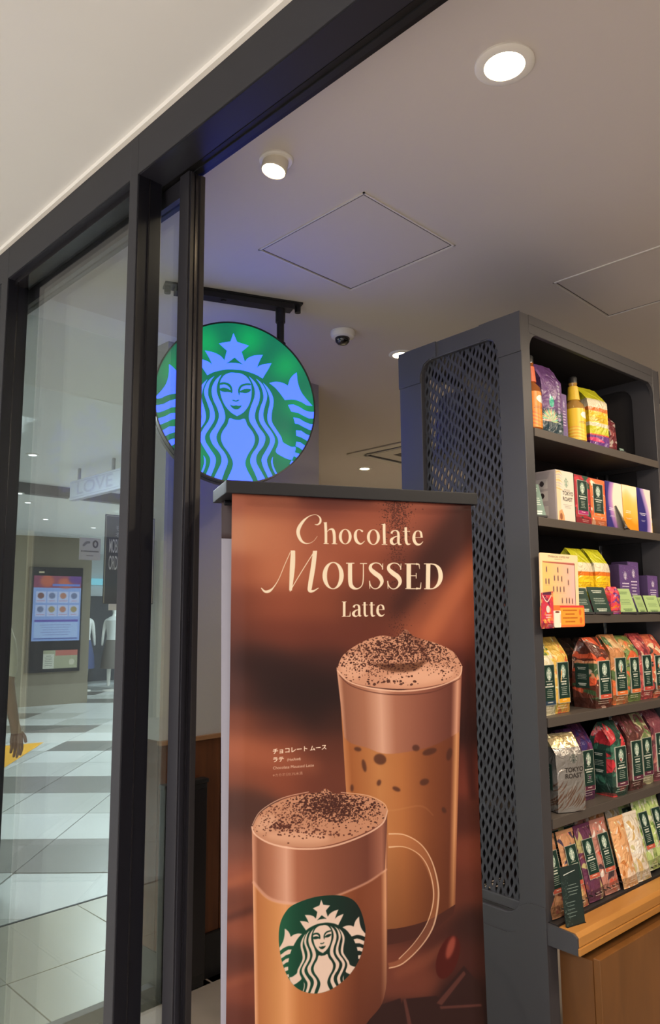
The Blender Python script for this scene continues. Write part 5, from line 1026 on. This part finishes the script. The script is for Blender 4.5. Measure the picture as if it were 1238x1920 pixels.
# ------------------------------------------------------------------ concourse beyond the side glazing
d_ = Vector((-12.562 + 12.754, 6.451 - 5.264, 0)).normalized(); ang = math.atan2(d_.y, d_.x)
A0 = Vector((-12.754, 5.264, 0))
bk = empty('wall_concourse', A0, ang); tag(bk, kind='structure')       # local x along the wall, local y away from the viewer is +90deg
MB().box(-3.2, 1.20, .0, .35, 0, FAR).build('wall_panel', M_taupe, bk)
MB().box(-3.2, 1.203, -.004, .35, 0, .34).build('skirting', mat('pale_stone', (150, 140, 124), .5), bk)
ds = empty('menu_display', A0 + Vector((0, 0, 0)), ang); tag(ds, 'dark-framed menu screen on the taupe wall across the concourse', 'display screen')
MB().box(.11, 1.03, -.07, -.001, .56, 2.36).build('housing', mat('display_dark', (36, 35, 42), .3), ds, bevel=.01)
sc = Cv(180, 240, (150, 176, 240)); sc.fill([rect(0, 0, 180, 44)], (150, 80, 110)); sc.fill([ell(50, 20, 26, 22), ell(120, 26, 30, 20)], (206, 110, 90), soft=4); sc.fill([ell(160, 10, 30, 20)], (110, 70, 150), soft=4); sc.fill([rect(70, 30, 176, 38)], (110, 140, 230), soft=1)
for i in range(2):
    for j in range(4):
        x, y = 10 + j * 42, 58 + i * 50; sc.fill([rect(x, y, x + 38, y + 42)], (196, 206, 250)); r_ = random.Random(i * 4 + j); sc.fill([ell(x + 18, y + 16, 12, 11)], r_.choice([(190, 130, 110), (120, 130, 170), (170, 150, 110), (130, 90, 90)]), soft=1); txtbars(sc, x + 3, x + 35, y + 34, 1, 4, (200, 120, 150), 2, j)
sc.fill([rect(8, 162, 172, 170)], (110, 96, 190)); sc.fill([rect(8, 172, 172, 228)], (176, 200, 250)); txtbars(sc, 12, 165, 180, 5, 9, (140, 150, 210), 2.4, 9); sc.fill([rect(8, 230, 172, 233)], (70, 80, 150))
b = MB().box(.19, 1.0, -.074, -.0705, 1.09, 2.21); b.uv = lambda co, lp: ((co.x - .19) / .81, (co.z - 1.09) / 1.12); b.build('screen', printed('menu_screen', sc.image('menu_screen_picture'), emit=.5, rough=.1), ds)
MB().box(.27, .36, -.0735, -.0705, 2.255, 2.285).build('status_light', glow('status_glow', (226, 210, 180), .4), ds)
lf = Cv(120, 60, (168, 166, 140)); lf.fill([rect(0, 12, 38, 60)], (206, 204, 190)); lf.fill([rect(42, 0, 120, 18)], (190, 110, 100)); txtbars(lf, 4, 34, 18, 6, 6, (120, 120, 110), 2, 1); lf.fill([ell(100, 40, 10, 10)], (206, 200, 180))
b = MB().box(.40, .98, -.074, -.0705, .62, .93); b.uv = lambda co, lp: ((co.x - .40) / .58, (co.z - .62) / .31); b.build('leaflet_panel', printed('leaflet_print', lf.image('leaflet_artwork'), .4), ds)
# faint sign reflected in the glass, imitated by a pale hanging board
hs = empty('reflected_sign', (-6.57, 3.2, 2.62)); tag(hs, 'pale grey lettered board imitating a sign reflected in the glass', 'sign')
ov = Cv(300, 70, (176, 180, 194)); ov.fill(text_polys('LOVE', 40, 56, 68, 1.35, 0, .01), (150, 152, 172)); ov.fill([rect(4, 4, 296, 7), rect(4, 63, 296, 66)], (150, 152, 168))
M_ov = printed('reflected_sign_print', ov.image('reflected_sign_artwork'), .4)
MB().box(-.16, .80, .0, .06, -.02, .165).build('box', mat('pale_sign_box', (164, 166, 180), .4), hs, bevel=.004)
b = MB().box(-.15, .79, -.002, .0005, -.012, .157); b.uv = lambda co, lp: ((co.x + .15) / .94, (co.z + .012) / .169); b.build('sign_face', M_ov, hs)
for x in (-.05, .60): MB().box(x, x + .03, .02, .04, .163, FAR - 2.62).build('hanger', mat('sign_hanger_grey', (110, 112, 124), .4), hs)
# dark header rail with little lamps above a far shop
hd = struct(MB().box(-7.78, -7.68, 2.2, 6.6, FAR - .11, FAR), 'trim_5', mat('header_dark', (50, 44, 52), .5))
for i, (x, y) in enumerate(((-7.73, 3.12), (-7.73, 3.72), (-9.05, 3.55), (-9.0, 3.75), (-8.05, 5.1), (-6.29, 2.64), (-10.4, 4.6), (-10.9, 5.6))):
    z = FAR if i != 0 and i != 1 else FAR - .111
    t = empty('concourse_downlight', (x, y, z)); tag(t, 'small round white downlight in the concourse ceiling', 'ceiling light', 'concourse ceiling lights')
    MB().lathe([(.055, .002), (.057, -.006), (.04, -.008)], n=20).build('trim_ring', M_white, t); MB().lathe([(.036, -.006), (.034, -.009)], n=18).build('lens', glow('concourse_lens', (240, 246, 255), 2.5 if i != 5 else .15), t)
# clothes shop: lit band, pale wall, mannequins
sh = struct(MB().box(-15.6, -15.5, 5.5, 12.5, 0, FAR), 'wall_far', mat('far_shop_wall', (186, 192, 196), .6))
MB().box(-15.49, -15.40, 6.4, 12, 2.20, 2.34).build('light_band', glow('blue_white_band', (150, 222, 246), .6), sh)
MB().box(-15.49, -15.42, 7.9, 8.9, .1, 1.95).build('doorway', mat('shop_dark', (60, 62, 70), .6), sh)
MB().box(-15.49, -15.44, 6.7, 7.5, 1.25, 2.0).build('panel', mat('shop_dark2', (86, 84, 84), .6), sh)
# added wall and pillars opposite, out of view (seen only as reflections)

# ---- bodies grown from joints
def skin_body(name, joints, edges, m, parent, root=0, sub=2):
    me = bpy.data.meshes.new(name); me.from_pydata([j[:3] for j in joints], edges, []); me.update()
    o = bpy.data.objects.new(name, me); COL.objects.link(o); o.parent = parent
    o.modifiers.new('s', 'SKIN')
    if not me.skin_vertices: me.attributes  # created with the modifier
    bm = bmesh.new(); bm.from_mesh(me); L = bm.verts.layers.skin.verify(); bm.verts.ensure_lookup_table()
    for i, j in enumerate(joints):
        r_ = j[3] if isinstance(j[3], tuple) else (j[3], j[3]); bm.verts[i][L].radius = r_; bm.verts[i][L].use_root = (i == root)
    bm.to_mesh(me); bm.free()
    o.modifiers['s'].use_smooth_shade = True; s_ = o.modifiers.new('u', 'SUBSURF'); s_.levels = sub; s_.render_levels = sub
    me.materials.append(m); return o
M_skin = mat('skin', (150, 104, 84), .5, vary=.06)
# local frame: x to the walker's right (towards the hand in view), y forward, z up
pr_ = empty('person', (-4.485, 1.575, 0), math.radians(52)); tag(pr_, 'person in a cream top walking past beyond the glass, one hand hanging down', 'person')
J = [(0, 0, .95, (.15, .10)), (0, 0, 1.12, (.13, .09)), (0, 0, 1.30, (.15, .10)), (0, 0, 1.44, (.11, .08)), (0, .01, 1.52, .05), (0, .02, 1.58, .055),
     (.09, 0, .90, .085), (.10, .12, .50, .055), (.10, .06, .10, .04), (.10, .19, .04, .03), (-.09, 0, .90, .085), (-.10, -.10, .50, .055), (-.10, -.32, .12, .04), (-.10, -.22, .03, .03),
     (.16, 0, 1.42, .06), (.205, -.01, 1.36, .05), (.235, -.05, 1.12, .038), (.262, .02, .90, .028), (.272, .035, .84, .034), (-.16, 0, 1.42, .06), (-.205, -.01, 1.36, .05), (-.235, .08, 1.12, .038), (-.25, .22, .93, .026), (-.25, .27, .89, (.03, .018))]
E_ = [(0, 1), (1, 2), (2, 3), (3, 4), (4, 5), (0, 6), (6, 7), (7, 8), (8, 9), (0, 10), (10, 11), (11, 12), (12, 13), (3, 14), (14, 15), (15, 16), (16, 17), (17, 18), (3, 19), (19, 20), (20, 21), (21, 22), (22, 23)]
body = skin_body('body', J, E_, M_skin, pr_)
for s_, (hx, hy, hz) in ((1, (.272, .035, .838)), (-1, (-.25, .275, .885))):
    for k in range(4):
        q = (k - 1.5) * .0165; L_ = [.058, .078, .082, .070][k] * 1.12; ex = q if s_ == 1 else 0; ey = 0 if s_ == 1 else q
        skin_body('finger', [(hx + ex * .8, hy + ey * .8, hz + .02, .0108), (hx + ex * 1.1, hy + ey * 1.1, hz - .034, .0102), (hx + ex * 1.12 + .004, hy + ey * 1.12 + .006, hz - .034 - L_ * .55, .0092), (hx + ex * 1.02, hy + ey * 1.02 - .012, hz - .036 - L_, .0078)], [(0, 1), (1, 2), (2, 3)], M_skin, body)
    tx, ty = (.046, .012) if s_ == 1 else (.010, .048)
    skin_body('thumb', [(hx + tx * .35, hy + ty * .35, hz + .02, .0115), (hx + tx * .9, hy + ty * .9, hz - .012, .0108), (hx + tx * 1.05, hy + ty * 1.05 + .006, hz - .050, .0088)], [(0, 1), (1, 2)], M_skin, body)
M_top = mat('cream_cloth', (222, 214, 190), .8, bump=.2, bscale=300); M_trs = mat('dark_trousers', (52, 52, 60), .8)
skin_body('shirt', [(0, 0, .90, (.165, .115)), (0, 0, 1.12, (.145, .105)), (0, 0, 1.30, (.165, .112)), (0, 0, 1.44, (.12, .09)), (.17, 0, 1.42, .068), (.213, -.012, 1.34, .058), (.236, -.045, 1.14, .05), (-.17, 0, 1.42, .068), (-.213, -.008, 1.34, .058), (-.236, .06, 1.16, .05)], [(0, 1), (1, 2), (2, 3), (3, 4), (4, 5), (5, 6), (3, 7), (7, 8), (8, 9)], M_top, body)
skin_body('trousers', [(0, 0, .96, (.16, .112)), (.09, 0, .88, .096), (.10, .12, .50, .066), (.10, .065, .13, .056), (-.09, 0, .88, .096), (-.10, -.10, .50, .066), (-.10, -.30, .15, .056)], [(0, 1), (1, 2), (2, 3), (0, 4), (4, 5), (5, 6)], M_trs, body)
for x, y, z in ((.10, .13, .045), (-.10, -.24, .045)): MB().lathe([(.03, -.12), (.045, -.06), (.048, .05), (.036, .11), (.02, .13)], c=(x, y, z), n=14, axis=(0, 1, 0)).build('shoe', M_black, body, smooth=True)
hb = bmesh.new(); bmesh.ops.create_uvsphere(hb, u_segments=28, v_segments=20, radius=1)
for v in hb.verts:
    x, y, z = v.co; jaw = 1 - .22 * max(0, -z); v.co = Vector((x * .076 * jaw, y * .096 * (1 - .1 * max(0, -z)) + (.012 if z < 0 and y > 0 else 0), z * .118))
    nx, nz = v.co.x, v.co.z
    if y > .5: v.co.y += .020 * math.exp(-(nx / .012) ** 2 - ((nz + .012) / .022) ** 2) - .008 * (math.exp(-((abs(nx) - .03) / .014) ** 2 - ((nz - .008) / .012) ** 2)) + .006 * math.exp(-(nx / .022) ** 2 - ((nz + .055) / .008) ** 2)
me = bpy.data.meshes.new('head'); hb.to_mesh(me); hb.free(); me.materials.append(M_skin); ho = bpy.data.objects.new('head', me); COL.objects.link(ho); ho.parent = body; ho.location = (0, .035, 1.67)
for p in me.polygons: p.use_smooth = True
for sx_ in (-1, 1):
    MB().lathe([(.004, -.004), (.016, 0), (.018, .004), (.008, .007)], c=(sx_ * .074, .03, 1.67), n=14, axis=(sx_, 0, 0)).build('ear', M_skin, body, smooth=True)
    MB().lathe([(.002, 0), (.009, .003), (.006, .006)], c=(sx_ * .03, .122, 1.678), n=12, axis=(0, 1, 0)).build('eye', mat('eye_dark', (40, 30, 28), .2), body, smooth=True)
MB().lathe([(.09, -.03), (.094, .02), (.082, .07), (.055, .105), (.015, .122)], c=(0, .012, 1.69), n=24).build('hair', mat('hair_dark', (34, 28, 26), .6), body, smooth=True)
# mannequins in the far shop window
def mannequin(x, y, topc, botc, lab):
    t = empty('mannequin', (x, y, 0), math.radians(60)); tag(t, lab, 'mannequin', 'mannequins at the far clothes shop')
    m = mat('mannequin_white', (226, 226, 222), .4)
    skin_body('figure', [(0, 0, 1.0, (.13, .09)), (0, 0, 1.15, (.11, .08)), (0, 0, 1.40, (.14, .09)), (0, 0, 1.54, .045), (0, .01, 1.66, (.07, .08)), (0, .01, 1.76, (.06, .07)), (.18, 0, 1.42, .045), (.22, 0, 1.15, .035), (.24, .04, .90, .025), (-.18, 0, 1.42, .045), (-.22, 0, 1.15, .035), (-.24, .04, .90, .025), (.09, 0, .5, .05), (.09, 0, .08, .035), (-.09, 0, .5, .05), (-.09, 0, .08, .035)],
              [(0, 1), (1, 2), (2, 3), (3, 4), (4, 5), (2, 6), (6, 7), (7, 8), (2, 9), (9, 10), (10, 11), (0, 12), (12, 13), (0, 14), (14, 15)], m, t, sub=1)
    MB().lathe([(.17, .95), (.15, 1.1), (.17, 1.3), (.19, 1.42), (.10, 1.5)], n=18).build('blouse', mat('cloth_%d' % topc[0], topc, .8), t, smooth=True)
    MB().lathe([(.26, .45), (.24, .7), (.17, 1.0), (.15, 1.05)], n=18).build('skirt', mat('cloth_%d' % botc[0], botc, .8), t, smooth=True)
    MB().lathe([(.2, 0), (.2, .015), (.18, .02)], n=20).build('stand', M_white, t)
mannequin(-14.6, 7.35, (232, 232, 230), (80, 90, 130), 'mannequin in white top and blue skirt seen beyond the concourse')
mannequin(-14.2, 7.85, (206, 208, 206), (110, 104, 100), 'mannequin in pale top and brown skirt half hidden by the window post')
# ------------------------------------------------------------------ prints on the side glazing
mo = Cv(200, 300, (88, 90, 94)); mo.fill([rect(3, 3, 197, 6), rect(3, 3, 6, 297), rect(194, 3, 197, 297)], (186, 184, 160))
mo.fill(text_polys('モバイル', 40, 52, 20, .9), (220, 220, 214)); mo.fill(text_polys('オーダー', 40, 74, 20, .9), (220, 220, 214))
mo.fill(text_polys('MOBILE', 18, 128, 66, .22, 0, .01), (232, 230, 222)); mo.fill(text_polys('ORDER', 18, 185, 66, .24, 0, .01), (232, 230, 222))
t = empty('mobile_order_sheet', (WX + .006, 1.464, 1.65)); tag(t, 'dark translucent window sheet with tall white lettering on the side glazing', 'window sign')
b = MB().box(0, .002, .0, .23, -.10, .262); b.uv = lambda co, lp: (co.y / .23, (co.z + .10) / .362); b.build('sheet', printed('mobile_order_print', mo.image('mobile_order_artwork'), .3), t)
MB().box(0, .0022, .028, .065, -.125, -.1).build('tab', M_trim, t)
stc = Cv(80, 90, (216, 214, 212)); stc.fill([stroke([(14, 34, 8), (26, 20, 10), (40, 18, 8)])], (150, 148, 150)); stc.fill([ell(60, 24, 11, 16)], (110, 108, 112)); stc.fill([ell(60, 24, 5, 9)], (206, 204, 202)); txtbars(stc, 6, 74, 52, 1, 6, (120, 118, 120), 5, 2); txtbars(stc, 20, 60, 70, 1, 6, (150, 148, 150), 4, 3)
t = empty('notice_sticker', (WX + .006, 1.358, 1.722)); tag(t, 'small white notice with two grey icons stuck on the side glazing', 'sticker')
b = MB().box(0, .001, .0, .09, .0, .088); b.uv = lambda co, lp: (co.y / .09, co.z / .088); b.build('paper', printed('notice_print', stc.image('notice_artwork'), .5), t)
# yellow floor marking beyond the glass
b = MB().prism([(-9.0, 4.08, .001), (-7.75, 3.10, .001), (-8.0, 2.5, .001), (-9.2, 3.2, .001)], (0, 0, .003)); tag(b.build('floor_marking', mat('orange_yellow_paint', (244, 176, 36), .5)), 'orange-yellow painted floor marking beside the walking hand', 'floor marking')

# unseen wall and cream pillars, added to shape reflections in the left glass
struct(MB().box(-10.1, -10, -6, -.6, 0, 2.66), 'wall_reflection', mat('reflected_wall_grey', (96, 94, 92), .6))
struct(MB().box(-9.999, -9.9, -2.42, -2.08, 0, 2.66), 'pillar_reflection', mat('cream_reflected', (232, 224, 190), .5))
struct(MB().box(-9.999, -9.9, -4.6, -4.3, 0, 2.66), 'pillar_reflection_2', mat('cream_reflected', (232, 224, 190), .5))
